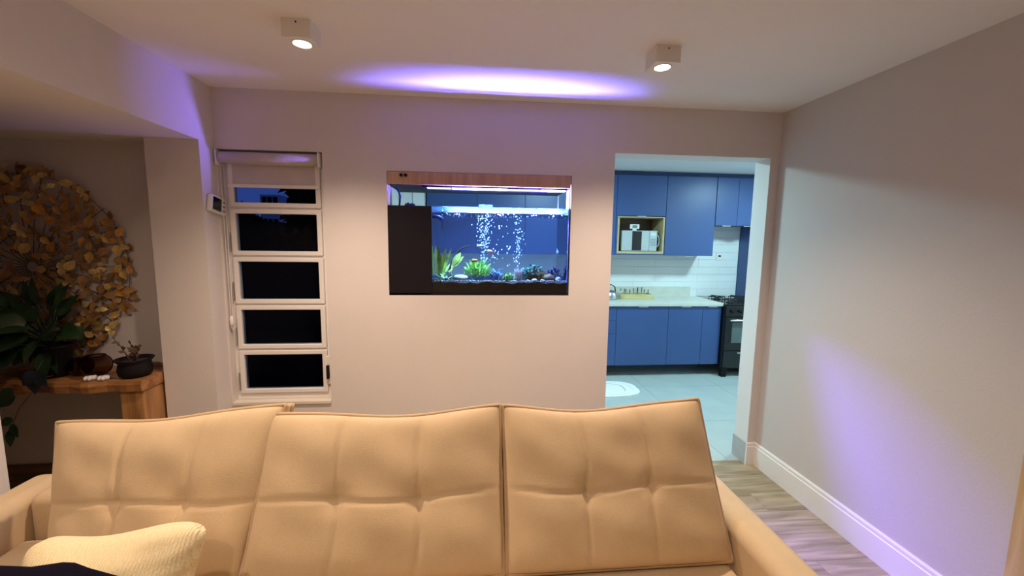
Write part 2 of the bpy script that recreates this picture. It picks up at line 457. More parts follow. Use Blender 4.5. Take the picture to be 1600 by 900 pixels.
# outside, at night
M_NIGHT = mat('night_ground', (.004, .004, .005), 1, spec=0)
box('ground_outside', -40, -1.0, .2, 60, -.6, -.5, M_NIGHT, kind='structure')
def tree(name, label, cx, cy, h, r, seed):
    rnd = random.Random(seed); t = thing(name, label, 'tree', (cx, cy, -.5), 'trees outside the window')
    mb = MB(); mb.tube([(cx, cy, -.5), (cx+.05, cy, h*.3), (cx, cy+.05, h*.6)], [.16, .12, .07], 8); mb.build('trunk', M_MATTE, t, True)
    mb = MB()
    for _ in range(420):
        a, b = rnd.uniform(0, 2*PI), rnd.uniform(-1, 1); q = rnd.random()**.45*r
        p = Vector((cx + q*math.cos(a)*math.sqrt(1-b*b), cy + q*math.sin(a)*math.sqrt(1-b*b), h*.60 + q*b*h*.42/r))
        s = rnd.uniform(.12, .26); d1_ = Vector((rnd.uniform(-1, 1), rnd.uniform(-1, 1), rnd.uniform(-1, 1))).normalized(); d2_ = d1_.orthogonal().normalized()
        mb.add([p-d1_*s, p+d2_*s*.5, p+d1_*s, p-d2_*s*.5], [(0, 1, 2, 3)])
    for _ in range(6):
        mb.ball((cx+rnd.uniform(-.4, .4)*r, cy+rnd.uniform(-.4, .4)*r, h*.58+rnd.uniform(-.16, .2)*h), r*.55, r*.55, h*.22, 9, 6)
    mb.build('crown', mat('night_leaves', (.004, .006, .004), 1, spec=0), t)
tree('garden_tree', 'black silhouetted tree filling the right of the top window pane', -4.75, 10.5, 4.3, 1.15, 1)
tree('garden_tree', 'low dark tree left in the top window pane below the sky', -10.0, 16.0, 3.05, 1.0, 2)
tree('garden_tree', 'dark tree behind the second window pane', -8.4, 13.5, 2.4, 1.7, 3)
hb = thing('apartment_block', 'pale distant apartment block under the evening sky in the top pane', 'building', (-14.7, 28, -.5))
box('facade', -15.3, -14.0, 28, 31, -.5, 4.75, mat('night_facade', (.45, .47, .52), .9), hb)
for zz in (2.6, 3.4, 4.15):
    for xx in (-15.15, -14.78, -14.4):
        box('far_window', xx, xx+.28, 27.95, 28.0, zz, zz+.45, M_NIGHT, hb)
gw = thing('garden_wall', 'dark garden wall outside behind the lower window panes', 'wall', (-8, 7, -.5))
box('wall_body', -16, -1.5, 7.4, 7.6, -.5, 1.45, mat('night_wall', (.004, .004, .006), 1, spec=0), gw)
box('wall_cap', -16, -1.5, 7.36, 7.64, 1.45, 1.52, M_NIGHT, gw)

# wall thermostat
th = thing('thermostat', 'small white wall controller with a dark screen beside the window', 'thermostat', (XL, -.03, 1.81))
box('body', XL+.002, XL+.030, -.112, .030, 1.758, 1.858, M_WHITE, th, .006)
box('screen', XL+.029, XL+.0315, -.100, -.022, 1.770, 1.846, M_BLACK, th)
for k in range(3):
    box('button', XL+.029, XL+.033, -.008, .012, 1.776+.026*k, 1.786+.026*k, mat('grey_button', (.25, .24, .24), .5), th)

th.rotation_euler.x = -.19

# ------------------------------------------------------------------ ceiling spots
def ceiling_spot(cx, cy, label, power=SPOT_W, angle=SPOT_A):
    t = thing('ceiling_spot', label, 'ceiling light', (cx, cy, HC), 'square surface spots on the ceiling')
    mb = rect_frame(0, 1, 0, 1, 0, 1, .1)
    a = .0575; z0 = HC-.072
    # housing: square box with a round opening
    n = 32; vs = []; fs = []
    ring = [(cx+.036*math.cos(2*PI*k/n), cy+.036*math.sin(2*PI*k/n)) for k in range(n)]
    sq = []
    for k in range(n):
        c, s = math.cos(2*PI*k/n), math.sin(2*PI*k/n); q = a/max(abs(c), abs(s)); sq.append((cx+c*q, cy+s*q))
    vs += [(x, y, HC) for x, y in sq] + [(x, y, z0) for x, y in sq] + [(x, y, z0) for x, y in ring] + [(x, y, z0+.02) for x, y in ring]
    for k in range(n):
        j = (k+1) % n
        fs += [(k, j, n+j, n+k), (n+k, n+j, 2*n+j, 2*n+k), (2*n+k, 2*n+j, 3*n+j, 3*n+k)]
    fs.append(tuple(range(n)))
    MB().add(vs, fs).build('housing', M_WHITE, t)
    mb = MB(); mb.lathe([(.034, z0+.010), (.034, z0+.012)], cx, cy, 24); mb.build('lens', emitter('spot_lens', (1, .86, .66), 60), t)
    mb = MB(); mb.lathe([(.036, z0-.001), (.040, z0-.003), (.043, z0-.001), (.043, z0+.001)], cx, cy, 28)
    bz = MB(); bz.add([(cx+r*math.cos(2*PI*k/28), cy+r*math.sin(2*PI*k/28), z) for r, z in ((.034, z0+.004), (.036, z0-.003), (.043, z0-.003), (.043, z0+.0)) for k in range(28)],
                      [(i*28+k, i*28+(k+1) % 28, (i+1)*28+(k+1) % 28, (i+1)*28+k) for i in range(3) for k in range(28)])
    bz.build('bezel', M_WHITE, t, True)
    mb = MB(); mb.tube([(cx, cy-a-.0015, HC-.014), (cx, cy-a+.002, HC-.014)], .0035, 10); mb.build('screw', M_MATTE, t)
    spot('spot_light', (cx, cy, z0-.006), (0, 0, -1), power, WARM, math.radians(angle), 1.0, .03, t)
    return t
ceiling_spot(-.727, -.778, 'square white ceiling spot near the window wall, left of the blue glow')
ceiling_spot(.863, -.742, 'square white ceiling spot near the kitchen doorway')
ceiling_spot(-.727, -2.75, 'square white ceiling spot out of view above the seat, window side', SPOT_W*.40)
ceiling_spot(.863, -2.75, 'square white ceiling spot out of view above the seat, doorway side', SPOT_W*.42)
ceiling_spot(-1.30, -2.05, 'square white ceiling spot out of view above the left armrest', SPOT_W*.55, 172)

# ------------------------------------------------------------------ kitchen
UY, UY1 = 2.2, KY          # upper cabinets front / wall
UT = 2.442
def tab_handle(mbname, xc, y, z, parent, down=True):
    s = -1 if down else 1
    mb = MB(); mb.box(xc-.055, xc+.055, y-.016, y+.004, z-.002, z+.002); mb.box(xc-.055, xc+.055, y-.016, y-.013, z-.010, z+.002)
    return mb.build('handle', M_STEEL, parent)
def upper(x0, x1, z0, z1, doors, label):
    t = thing('upper_cabinet', label, 'cabinet', ((x0+x1)/2, UY1, z0), 'blue wall cabinets in the kitchen')
    box('body', x0+.0015, x1-.0015, UY+.022, UY1-.002, z0, z1, M_DBLUE, t)
    n = len(doors)
    for k, (a, b) in enumerate(doors):
        d = box('door', a+.002, b-.002, UY, UY+.02, z0-.004, z1-.001, M_BLUE, t, .0015)
        tab_handle('handle', (a+b)/2 if n == 1 else (a+b)/2, UY, z0-.004, d)
    return t
upper(-.57, .015, 1.475, UT, [(-.57, .015)], 'blue wall cabinet seen through the aquarium, leftmost of the row')
upper(.015, .59, 1.475, UT, [(.015, .59)], 'blue wall cabinet seen through the aquarium behind the bubbles')
upper(.59, 1.155, 1.475, UT, [(.59, 1.155)], 'blue wall cabinet seen at the right end of the aquarium')
upper(1.155, 1.715, 1.475, UT, [(1.155, 1.715)], 'blue wall cabinet beside the microwave shelf, hidden by the wall')
upper(2.345, 2.985, 1.475, UT, [(2.345, 2.985)], 'tall blue wall cabinet right of the microwave shelf')
upper(2.99, 3.56, 1.858, UT, [(2.99, 3.275), (3.275, 3.56)], 'short blue wall cabinet above the black stove')
t = thing('upper_cabinet', 'blue wall cabinet with an open wooden microwave shelf below its door', 'cabinet', (2.03, UY1, 1.475), 'blue wall cabinets in the kitchen')
box('body', 1.717, 2.343, UY+.022, UY1-.002, 1.955, UT, M_DBLUE, t)
d = box('door', 1.719, 2.341, UY, UY+.02, 1.953, UT-.001, M_BLUE, t, .0015); tab_handle('handle', 2.03, UY, 1.953, d)
M_LINE = wood('shelf_wood', (.42, .33, .17), (.56, .45, .26), 4, 0)
M_SHELF_D = wood('shelf_wood_dark', (.10, .055, .035), (.16, .09, .055), 4, 0)
rect_frame(1.735, 2.335, 1.49, 1.945, UY-.004, UY1-.03, .022, .03, .014).build('open_shelf', M_LINE, t)
box('shelf_back', 1.735, 2.335, UY1-.03, UY1-.004, 1.49, 1.945, M_SHELF_D, t)
box('side_panel', 1.717, 1.735, UY, UY1-.004, 1.475, 1.952, M_BLUE, t)
box('bottom_panel', 1.735, 2.343, UY+.002, UY1-.004, 1.475, 1.49, M_BLUE, t)
tp = thing('cornice_panel', 'dark blue filler strip between wall cabinets and kitchen ceiling', 'panel', (1.5, UY, UT))
box('filler', -.57, 3.6, UY+.07, UY+.09, UT, HC, M_DBLUE, tp)
tp = thing('tall_side_panel', 'tall dark blue panel standing to the right of the stove', 'panel', (3.6, 2.3, 0))
box('panel', 3.565, 3.60, 1.93, KY-.01, 0, 1.855, M_BLUE, tp, .002)
box('panel_top', 3.565, 4.25, UY, KY-.01, 1.857, UT, M_BLUE, tp, .002)
box('panel_front', 3.602, 4.25, 1.95, 1.97, 0.002, 1.855, M_BLUE, tp, .002)
# base cabinets
BY = 1.95; BZ0, BZ1 = .145, .868
def base(x0, x1, label, drawers=None):
    t = thing('base_cabinet', label, 'cabinet', ((x0+x1)/2, 2.3, BZ0), 'blue base cabinets under the worktop')
    box('body', x0+.001, x1-.001, BY+.021, KY-.004, BZ0, BZ1, M_DBLUE, t)
    if drawers:
        for a, b in drawers:
            d = box('drawer', x0+.002, x1-.002, BY, BY+.02, a+.0015, b-.0015, M_BLUE, t, .0015); tab_handle('h', (x0+x1)/2, BY, b-.003, d)
    else:
        d = box('door', x0+.002, x1-.002, BY, BY+.02, BZ0, BZ1, M_BLUE, t, .0015); tab_handle('h', (x0+x1)/2, BY, BZ1+.001, d)
base(-.57, .3, 'blue base cabinet hidden by the wall, below the far left of the worktop')
base(.3, 1.16, 'blue base cabinet hidden by the wall, next to the drawers')
base(1.16, 1.68, 'blue base cabinet with three drawers at the left doorway edge', [(BZ0, .533), (.533, .696), (.696, BZ1)])
base(1.68, 2.325, 'wide blue base cabinet below the yellow tray')
base(2.325, 2.755, 'middle blue base cabinet under the worktop')
base(2.755, 2.995, 'narrow blue base cabinet beside the black stove')
wt = thing('worktop', 'pale stone kitchen worktop with a low upstand along the wall', 'worktop', (1.2, 2.2, .87))
box('slab', -.58, 3.0, BY-.025, KY-.001, .872, .912, M_STONE, wt, .003)
box('upstand', -.58, 2.90, KY-.022, KY-.0105, .912, 1.045, M_STONE, wt)
# wall tiles behind the worktop
bs = struct('wall_tiling', (1.5, KY, .91))
tm2 = {}
def wtile(x0, x1, z0, z1):
    key = (round(x1-x0, 3), round(z1-z0, 3))
    if key not in tm2:
        me = MB().box(.0006, key[0]-.0006, -.009, 0, .0008, key[1]-.0008).mesh('wall_tile')
        bm = bmesh.new(); bm.from_mesh(me); bmesh.ops.bevel(bm, geom=[e for e in bm.edges if all(v.co.y < -.005 for v in e.verts)], offset=.0012, segments=1, profile=.5, affect='EDGES'); bm.to_mesh(me); bm.free()
        me.materials.append(M_BST); tm2[key] = me
    o = bpy.data.objects.new('wall_tile', tm2[key]); COL.objects.link(o); o.location = (x0, KY, z0); attach(o, bs)
r_ = 0; z = .912
while z < 1.86:
    z1 = min(z+.1, 1.858)
    xa, xb = (-.6, 3.56) if z < 1.47 else (2.985, 3.56)
    x = -.6 - (.30 if r_ % 2 else 0)
    while x < xb:
        a, b = max(x, xa), min(x+.6, xb)
        if b-a > .02: wtile(a, b, z, z1)
        x += .6
    z += .1; r_ += 1
sk = thing('power_socket', 'white wall socket on the tiles above the worktop', 'socket', (3.29, KY-.01, 1.41))
box('plate', 3.245, 3.335, KY-.018, KY-.009, 1.405, 1.51, M_WHITE, sk, .002)
box('socket_insert', 3.272, 3.308, KY-.021, KY-.017, 1.452, 1.472, M_MATTE, sk)
# stove
st = thing('stove', 'black freestanding gas stove beside the base cabinets', 'stove', (3.28, 2.15, 0))
SX0, SX1, SY0, SY1 = 3.005, 3.555, 1.875, 2.44
box('body', SX0, SX1, SY0+.03, SY1, .10, .89, M_BLACK, st, .006)
box('control_panel', SX0, SX1, SY0, SY0+.03, .75, .885, M_BLACK, st, .006)
od = box('oven_door', SX0+.005, SX1-.005, SY0, SY0+.03, .335, .742, M_BLACK, st, .006)
box('oven_glass', SX0+.09, SX1-.09, SY0-.003, SY0+.001, .43, .68, mat('oven_glass', (.10, .13, .13), .08), od)
mb = MB(); mb.tube([(SX0+.05, SY0-.001, .712), (SX0+.05, SY0-.032, .712), (SX1-.05, SY0-.032, .712), (SX1-.05, SY0-.001, .712)], .012, 10); mb.build('oven_handle', M_STEEL, od, True)
dw = box('warming_drawer', SX0+.005, SX1-.005, SY0, SY0+.03, .12, .328, M_BLACK, st, .006)
box('drawer_grip', SX0+.18, SX1-.18, SY0-.008, SY0+.001, .295, .312, M_STEEL, dw, .002)
for sx in (SX0+.035, SX1-.035):
    for sy in (SY0+.04, SY1-.04):
        mb = MB(); mb.box(sx-.032, sx+.032, sy-.032, sy+.032, 0, .12); mb.build('leg', M_MATTE, st, bevel=.004)
for k in range(5):
    mb = MB(); mb.tube([(SX0+.075+.1*k, SY0+.002, .82), (SX0+.075+.1*k, SY0-.022, .82)], .018, 14); mb.build('knob', M_MATTE, st, True)
box('cooktop', SX0-.004, SX1+.004, SY0-.003, SY1, .89, .906, M_BLACK, st, .003)
for sx in (SX0+.14, SX1-.14):
    for sy in (SY0+.14, SY1-.14):
        mb = MB(); mb.lathe([(.05, .906), (.05, .914), (.03, .918), (.03, .926), (.001, .928)], sx, sy, 16); mb.build('burner', M_IRON, st, True)
        gr = MB()
        for k in range(4):
            a = k*PI/2 + .02
            gr.tube([(sx+.11*math.cos(a), sy+.11*math.sin(a), .906), (sx+.11*math.cos(a), sy+.11*math.sin(a), .945), (sx+.02*math.cos(a), sy+.02*math.sin(a), .945)], .006, 6)
        gr.tube([(sx+.11*math.cos(PI/2*k), sy+.11*math.sin(PI/2*k), .942) for k in range(4)], .005, 6, closed=True)
        gr.build('pan_support', M_IRON, st)
# microwave
mw = thing('microwave', 'silver microwave with a dark central window on the wooden shelf', 'microwave', (2.04, 2.35, 1.52))
M_SILV = mat('silver_plastic', (.50, .55, .57), .35, .3)
box('body', 1.812, 2.268, 2.262, 2.50, 1.524, 1.776, mat('grey_metal', (.35, .38, .40), .4, .5), mw, .004)
md = box('door', 1.812, 2.165, 2.246, 2.262, 1.524, 1.776, M_SILV, mw, .004)
box('door_window', 1.945, 2.065, 2.243, 2.247, 1.532, 1.768, M_BLACK, md)
cp = box('control_panel', 2.167, 2.268, 2.246, 2.262, 1.524, 1.776, M_SILV, mw, .004)
box('display', 2.182, 2.250, 2.244, 2.247, 1.715, 1.755, mat('lcd', (.62, .74, .76), .3), cp)
for i in range(3):
    for j in range(3):
        box('button', 2.182+.025*i, 2.200+.025*i, 2.2435, 2.247, 1.59+.032*j, 1.612+.032*j, mat('dim_button', (.26, .33, .36), .4), cp)
mb = MB(); mb.tube([(2.262, 2.25, 1.565), (2.285, 2.24, 1.60), (2.292, 2.238, 1.65), (2.285, 2.24, 1.70), (2.262, 2.25, 1.735)], .007, 8); mb.build('door_handle', M_SILV, mw, True)
sc_ = thing('digital_timer', 'small white digital timer standing on the microwave', 'timer', (1.985, 2.30, 1.776))
mb = MB(); mb.add([(1.955, 2.28, 1.777), (2.015, 2.28, 1.777), (2.005, 2.32, 1.777), (1.965, 2.32, 1.777), (1.965, 2.285, 1.80), (2.005, 2.285, 1.80), (2.0, 2.31, 1.80), (1.97, 2.31, 1.80)],
                  [(0, 1, 2, 3), (4, 7, 6, 5), (0, 4, 5, 1), (1, 5, 6, 2), (2, 6, 7, 3), (3, 7, 4, 0)]); mb.build('stand', M_WHITE, sc_)
box('case', 1.925, 2.045, 2.278, 2.30, 1.795, 1.855, M_WHITE, sc_, .006)
box('display', 1.955, 2.015, 2.2765, 2.2785, 1.81, 1.842, mat('lcd_dark', (.16, .22, .24), .3), sc_)
# tray with glasses, kettle
tr = thing('wooden_tray', 'yellow wooden tray on the stone worktop', 'tray', (2.05, 2.33, .912))
M_TRAY = wood('tray_wood', (.55, .45, .19), (.68, .58, .30), 5, 0)
TX0, TX1, TY0, TY1 = 1.835, 2.265, 2.26, 2.46
box('tray_base', TX0, TX1, TY0, TY1, .913, .921, M_TRAY, tr)
for a in ((TX0, TX1, TY0, TY0+.012, .921, .972), (TX0, TX1, TY1-.012, TY1, .921, .972), (TX0, TX0+.012, TY0+.012, TY1-.012, .921, .972), (TX1-.012, TX1, TY0+.012, TY1-.012, .921, .972)):
    box('tray_side', *a, M_TRAY, tr, .002)
M_GLS = clear('drinking_glass', (.97, .98, .98), .05, .05)
for k, (gx, gy, gh) in enumerate(((1.90, 2.37, .115), (1.98, 2.40, .10), (2.06, 2.35, .12), (2.14, 2.40, .13), (2.21, 2.36, .105))):
    g = thing('drinking_glass', ['clear glass at the left end of the yellow tray', 'second clear glass from the left on the yellow tray', 'middle clear glass on the yellow tray', 'tallest clear glass, second from the right on the tray', 'clear glass at the right end of the yellow tray'][k], 'glass', (gx, gy, .921), 'glasses on the kitchen tray')
    mb = MB(); mb.lathe([(.022, .9215), (.026, .924), (.030, .921+gh), (.028, .921+gh), (.0235, .93)], gx, gy, 16); mb.build('tumbler', M_GLS, g, True)
kt = thing('steel_kettle', 'shiny steel kettle at the left edge of the doorway on the worktop', 'kettle', (1.70, 2.25, .912))
mb = MB(); mb.lathe([(.078, .913), (.084, .93), (.078, .98), (.05, 1.02), (.02, 1.03)], 1.70, 2.25, 24); mb.build('kettle_body', M_STEEL, kt, True)
mb = MB(); mb.tube([(1.76, 2.22, .975), (1.80, 2.20, 1.00), (1.825, 2.19, 1.03)], [.016, .012, .009], 10); mb.build('spout', M_STEEL, kt, True)
mb = MB(); mb.tube([(1.64, 2.25, 1.0), (1.65, 2.25, 1.07), (1.70, 2.25, 1.10), (1.75, 2.25, 1.07), (1.76, 2.25, 1.0)], .007, 8); mb.build('handle', M_MATTE, kt, True)
# crochet mat
ru = thing('crochet_mat', 'white crochet floor mat with a scalloped edge on the kitchen tiles', 'mat', (1.35, 1.55, 0))
M_CRO = mat('white_crochet', (.82, .83, .83), .95, bump=(160, .6, (1, 1, 1)))
def superell(a, b, n, k, t): 
    c, s = math.cos(t), math.sin(t)
    return (a*abs(c)**(2/n)*(1 if c >= 0 else -1), b*abs(s)**(2/n)*(1 if s >= 0 else -1))
RC = (1.32, 1.555)
def ring(name, a0, a1, z, scal=0.0, n=180):
    mb = MB(); vs = []
    for r0, zz in ((a0, .001), (a0, z), (a1, z), (a1, .001)):
        for k in range(n):
            tt = 2*PI*k/n; x, y_ = superell(.48*r0, .235*r0, 3.2, 0, tt)
            sc2 = 1 + (scal*abs(math.sin(tt*30)) if r0 == a1 else 0)
            vs.append((RC[0]+x*sc2, RC[1]+y_*sc2, zz))
    fs = [(i*n+k, i*n+(k+1) % n, (i+1)*n+(k+1) % n, (i+1)*n+k) for i in range(3) for k in range(n)]
    return mb.add(vs, fs).build(name, M_CRO, ru)
mb = MB(); n = 60
mb.add([(RC[0]+superell(.47*.7, .23*.7, 3.2, 0, 2*PI*k/n)[0], RC[1]+superell(.47*.7, .23*.7, 3.2, 0, 2*PI*k/n)[1], zz) for zz in (.001, .007) for k in range(n)],
       [tuple(range(n, 2*n))] + [(k, (k+1) % n, n+(k+1) % n, n+k) for k in range(n)]); mb.build('mat_centre', M_CRO, ru)
ring('mat_ring', .70, .80, .012); ring('mat_ring', .80, .88, .007); ring('mat_border', .88, 1.0, .011, .018)
# white tall cupboard at the kitchen's left end
wc = thing('white_cupboard', 'tall white cupboard seen through the gap above the black filter box', 'cupboard', (-.72, 2.3, 0))
box('body', KX0+.005, -.585, 2.06, KY-.005, .05, 2.44, M_WHITE, wc)
M_CUP = mat('white_door', (.82, .84, .85), .3)
box('plinth', KX0+.005, -.585, 2.10, KY-.01, 0, .05, M_DBLUE, wc)
for a, b in ((KX0+.008, -.712), (-.706, -.587)):
    d = box('door', a, b, 2.04, 2.06, .055, 2.438, M_CUP, wc, .002)
    box('handle', (b-.03) if a < -.8 else a+.018, (b-.018) if a < -.8 else a+.03, 2.015, 2.04, 1.0, 1.3, M_STEEL, d)
# kitchen ceiling lamps
def kitchen_lamp(cx, cy, label, power=KITCHEN_W):
    t = thing('ceiling_panel_light', label, 'ceiling light', (cx, cy, HC), 'kitchen ceiling panels')
    rect_frame(cx-.15, cx+.15, cy-.15, cy+.15, 0, 1, .012)
    mb = MB(); mb.box(cx-.15, cx+.15, cy-.15, cy+.15, HC-.022, HC-.001); mb.build('panel_frame', M_WHITE, t, bevel=.003)
    mb = MB(); mb.box(cx-.135, cx+.135, cy-.135, cy+.135, HC-.025, HC-.021); mb.build('diffuser', emitter('kitchen_diffuser', (.8, .95, 1), 8), t)
    area('panel_light', (cx, cy, HC-.03), (0, 0, -1), power, COOL, .26, .26, PI, t)
kitchen_lamp(.95, 1.0, 'square kitchen ceiling light left of the doorway view')
kitchen_lamp(3.45, 1.05, 'square kitchen ceiling light right of the doorway view')

# ------------------------------------------------------------------ aquarium in the wall
AQ = thing('aquarium', 'built-in aquarium with wooden hood set through the living room wall', 'aquarium', ((AX0+AX1)/2, .2, AZ0))
TY1_ = .40                       # back of the tank
HZ, GZ, WZ = 1.965, 1.838, 1.806   # hood underside, glass top, water level
FX1 = -.283                      # right side of the black filter box
M_HOOD = wood('hood_veneer', (.40, .235, .125), (.55, .345, .20), 3, 2, .45)
hd = box('hood', AX0+.004, AX1-.008, -.008, .405, HZ, AZ1-.003, M_HOOD, AQ, .002)
box('hood_shade_sheet', AX0+.006, AX1-.010, .0, .40, HZ-.003, HZ, M_MATTE, hd)  # added black sheet, keeps the hood underside from lighting up
for xk in (-.466, -.438):
    mb = MB(); mb.tube([(xk, -.007, 2.021), (xk, -.022, 2.021)], [.0105, .009], 16); mb.build('knob', M_MATTE, hd, True)
fb = box('filter_box', AX0+.003, FX1, .001, TY1_, AZ0+.004, GZ-.003, M_MATTE, AQ, .002)
box('base_frame', AX0+.002, AX1-.002, .001, TY1_+.005, AZ0, AZ0+.014, M_MATTE, AQ)
M_TANK = clear('tank_glass', (.98, .99, 1.0), .33)
box('front_glass', FX1, AX1-.003, .002, .010, AZ0+.014, GZ, M_TANK, AQ)
box('back_glass', FX1, AX1-.003, TY1_-.008, TY1_, AZ0+.014, GZ, glowglass('back_glass', (.25, .45, 1.0), .5, .93), AQ)  # faint blue scatter imitates the haze of the lit water
box('side_glass', AX1-.011, AX1-.003, .010, TY1_-.008, AZ0+.014, GZ, mat('lit_side_blue', (.30, .42, .62), .2), AQ)  # pale blue colour stands for lamp light on the side pane
M_RIM = glowglass('glass_brace', (.16, .44, 1.0), .5, .68)  # blue scatter imitates lamp light caught in glass and water
box('front_brace', FX1+.002, AX1-.012, .0102, .022, WZ-.006, GZ-.004, M_RIM, AQ, .003)
box('back_brace', FX1+.002, AX1-.012, TY1_-.020, TY1_-.0085, WZ-.002, GZ-.004, M_RIM, AQ, .003)
box('corner_post', AX1-.012, AX1-.004, .002, .012, GZ, HZ, mat('corner_white', (.85, .88, .95), .3), AQ)
box('corner_post', AX1-.012, AX1-.004, TY1_-.012, TY1_-.002, GZ, HZ, MATS['corner_white'], AQ)
box('corner_post', AX0+.004, AX0+.012, .012, .022, GZ, HZ, MATS['corner_white'], AQ)
# lamp under the hood, with added lights for its glow and beams
lb = box('lamp_bar', -.34, .60, .012, .13, 1.954, HZ-.003, M_MATTE, AQ)
M_LEDW = emitter('led_white', (.80, .90, 1.0), 30)
M_LEDB = emitter('led_blue', (.10, .12, 1.0), 16)
for a, b, mm in ((-.31, -.16, M_LEDB), (-.15, .21, M_LEDW), (.22, .42, M_LEDB), (.43, .59, M_LEDW)):
    box('led_module', a, b, .016, .066, 1.9500, 1.9545, mm, lb)
area('tank_light', (.17, .12, 1.946), (0, .15, -1), TANK_W, (.50, .76, 1.0), .80, .20, math.radians(140), AQ)
area('added_water_glow', (.20, .050, 1.76), (.0, 0, 1), GLOW_W, (.26, .18, 1.0), .74, .056, math.radians(92), AQ)  # added under water in place of the lamp's reflection, lights the ceiling
area('added_side_beam', (.46, .0312, 1.90), (1.6, -.66, -2.3), BEAM_W, (.18, .09, 1.0), .016, .008, math.radians(56), AQ)  # small light without fixture, added for the violet patch on the right wall
area('added_left_glow', (.10, .034, 1.852), (-1.66, -.15, .42), BEAM_W*.078, (.24, .16, 1.0), .02, .012, math.radians(34), AQ)  # small light without fixture, added for the violet tint on the left wall
# water
M_WATER = clear('water_body', (.78, .87, 1.0), .20)
box('water_body', FX1+.003, AX1-.013, .0112, TY1_-.022, 1.36, WZ-.012, M_WATER, AQ)
M_SURF = glowglass('water_surface', (.55, .75, 1.0), .85, .70, .06)  # pale blue scatter stands in for the bright reflection under the surface
mb = MB(); nx, ny = 60, 24; x0, x1, y0, y1 = FX1+.003, AX1-.012, .0225, TY1_-.021
vs = [(x0+(x1-x0)*i/nx, y0+(y1-y0)*j/ny, WZ-.003 + .0035*math.sin(31*i/nx+5*j/ny)*math.cos(17*j/ny+9*i/nx)+.002*random.uniform(-1, 1)) for j in range(ny+1) for i in range(nx+1)]
fs = [(j*(nx+1)+i, j*(nx+1)+i+1, (j+1)*(nx+1)+i+1, (j+1)*(nx+1)+i) for j in range(ny) for i in range(nx)]
wsf = mb.add(vs, fs).build('water_surface', M_SURF, AQ, True)
# substrate with uneven top
M_SOIL = mat('dark_substrate', (.035, .026, .020), .9, noise=(60, .6, (1, 1, 1)), bump=(120, .8, (1, 1, 1)))
mb = MB(); nx, ny = 70, 26; sx0, sx1, sy0, sy1 = FX1+.002, AX1-.012, .0115, TY1_-.0095
zt = lambda i, j: 1.343 + .006*math.sin(i*.5+j)*math.cos(i*.23-j*.7) + random.uniform(-.003, .003) + .012*j/ny
top = [(sx0+(sx1-sx0)*i/nx, sy0+(sy1-sy0)*j/ny, zt(i, j)) for j in range(ny+1) for i in range(nx+1)]
bot = [(p[0], p[1], AZ0+.0155) for p in top]; N = len(top)
fs = [(j*(nx+1)+i, j*(nx+1)+i+1, (j+1)*(nx+1)+i+1, (j+1)*(nx+1)+i) for j in range(ny) for i in range(nx)]
for i in range(nx):
    fs += [(i, N+i, N+i+1, i+1), (ny*(nx+1)+i, ny*(nx+1)+i+1, N+ny*(nx+1)+i+1, N+ny*(nx+1)+i)]
for j in range(ny):
    a = j*(nx+1); b = (j+1)*(nx+1)
    fs += [(a, b, N+b, N+a), (a+nx, N+a+nx, N+b+nx, b+nx)]
mb.add(top+bot, fs).build('substrate', M_SOIL, AQ, kind='stuff')
# gravel: too many grains to count
mb = MB(); rnd = random.Random(5)
for _ in range(420):
    gx, gy = rnd.uniform(sx0+.01, sx1-.01), rnd.uniform(.02, .2); r = rnd.uniform(.003, .007)
    mb.ball((gx, gy, 1.350+.012*(gy/.4)), r, r*.9, r*.7, 6, 4)
gv = mb.build('aquarium_gravel', mat('pale_gravel', (.42, .40, .38), .7, noise=(40, .5, (1, 1, 1))), None, True)
gv['kind'] = 'stuff'; gv['label'] = 'loose pale gravel lying over the dark aquarium substrate'; gv['category'] = 'gravel'
# return nozzle and intake
mb = MB(); mb.tube([(-.281, .12, 1.775), (-.25, .12, 1.775), (-.222, .12, 1.758)], [.013, .013, .017], 12); mb.build('return_nozzle', mat('navy_plastic', (.01, .02, .16), .3), AQ, True)
mb = MB(); mb.tube([(-.228, .20, 1.83), (-.228, .20, 1.69)], .006, 8); mb.build('intake_tube', clear('tube_plastic', (.7, .85, 1), .5), AQ, True)
mb = MB(); mb.tube([(-.50, .10, 1.836), (-.49, .09, 1.90), (-.50, .085, 1.93), (-.52, .08, 1.955)], .006, 8); mb.tube([(-.47, .1, 1.836), (-.44, .09, 1.86), (-.43, .10, 1.836)], .005, 8); mb.build('cables', MATS['navy_plastic'], AQ, True)
box('pump_head', -.46, -.40, .07, .13, 1.836, 1.855, MATS['navy_plastic'], AQ, .004)
box('lamp_clip', .02, .11, .0, .03, GZ, GZ+.012, M_RIM, AQ, .002)

# bubbles
mb = MB(); rnd = random.Random(11)
def bub(x, y_, z_, r): mb.ball((x, y_, z_), r*.8, r*.8, r*rnd.uniform(.9, 1.6), 6, 4)
for _ in range(190):
    zz = rnd.uniform(1.47, 1.80); q = .6+.5*(zz-1.47)/.33
    bub(.062+rnd.gauss(0, .026)*q, .20+rnd.gauss(0, .02), zz, rnd.uniform(.002, .0048))
for _ in range(95):
    zz = rnd.uniform(1.40, 1.80)
    bub(.305+rnd.gauss(0, .015)+.01*math.sin(zz*20), .20+rnd.gauss(0, .015), zz, rnd.uniform(.002, .0052))
for _ in range(34):
    bub(rnd.uniform(.10, .27), .2+rnd.uniform(-.05, .05), rnd.uniform(1.40, 1.80), rnd.uniform(.0025, .0065))
for _ in range(90):
    bub(rnd.uniform(-.2, .58), rnd.uniform(.03, .35), WZ-.010+rnd.uniform(-.006, .002), rnd.uniform(.002, .004))
bb = mb.build('air_bubbles', mat('bubble_white', (.80, .90, 1.0), .1), None, True)
bb['kind'] = 'stuff'; bb['label'] = 'rising columns of white air bubbles in the aquarium'; bb['category'] = 'bubbles'

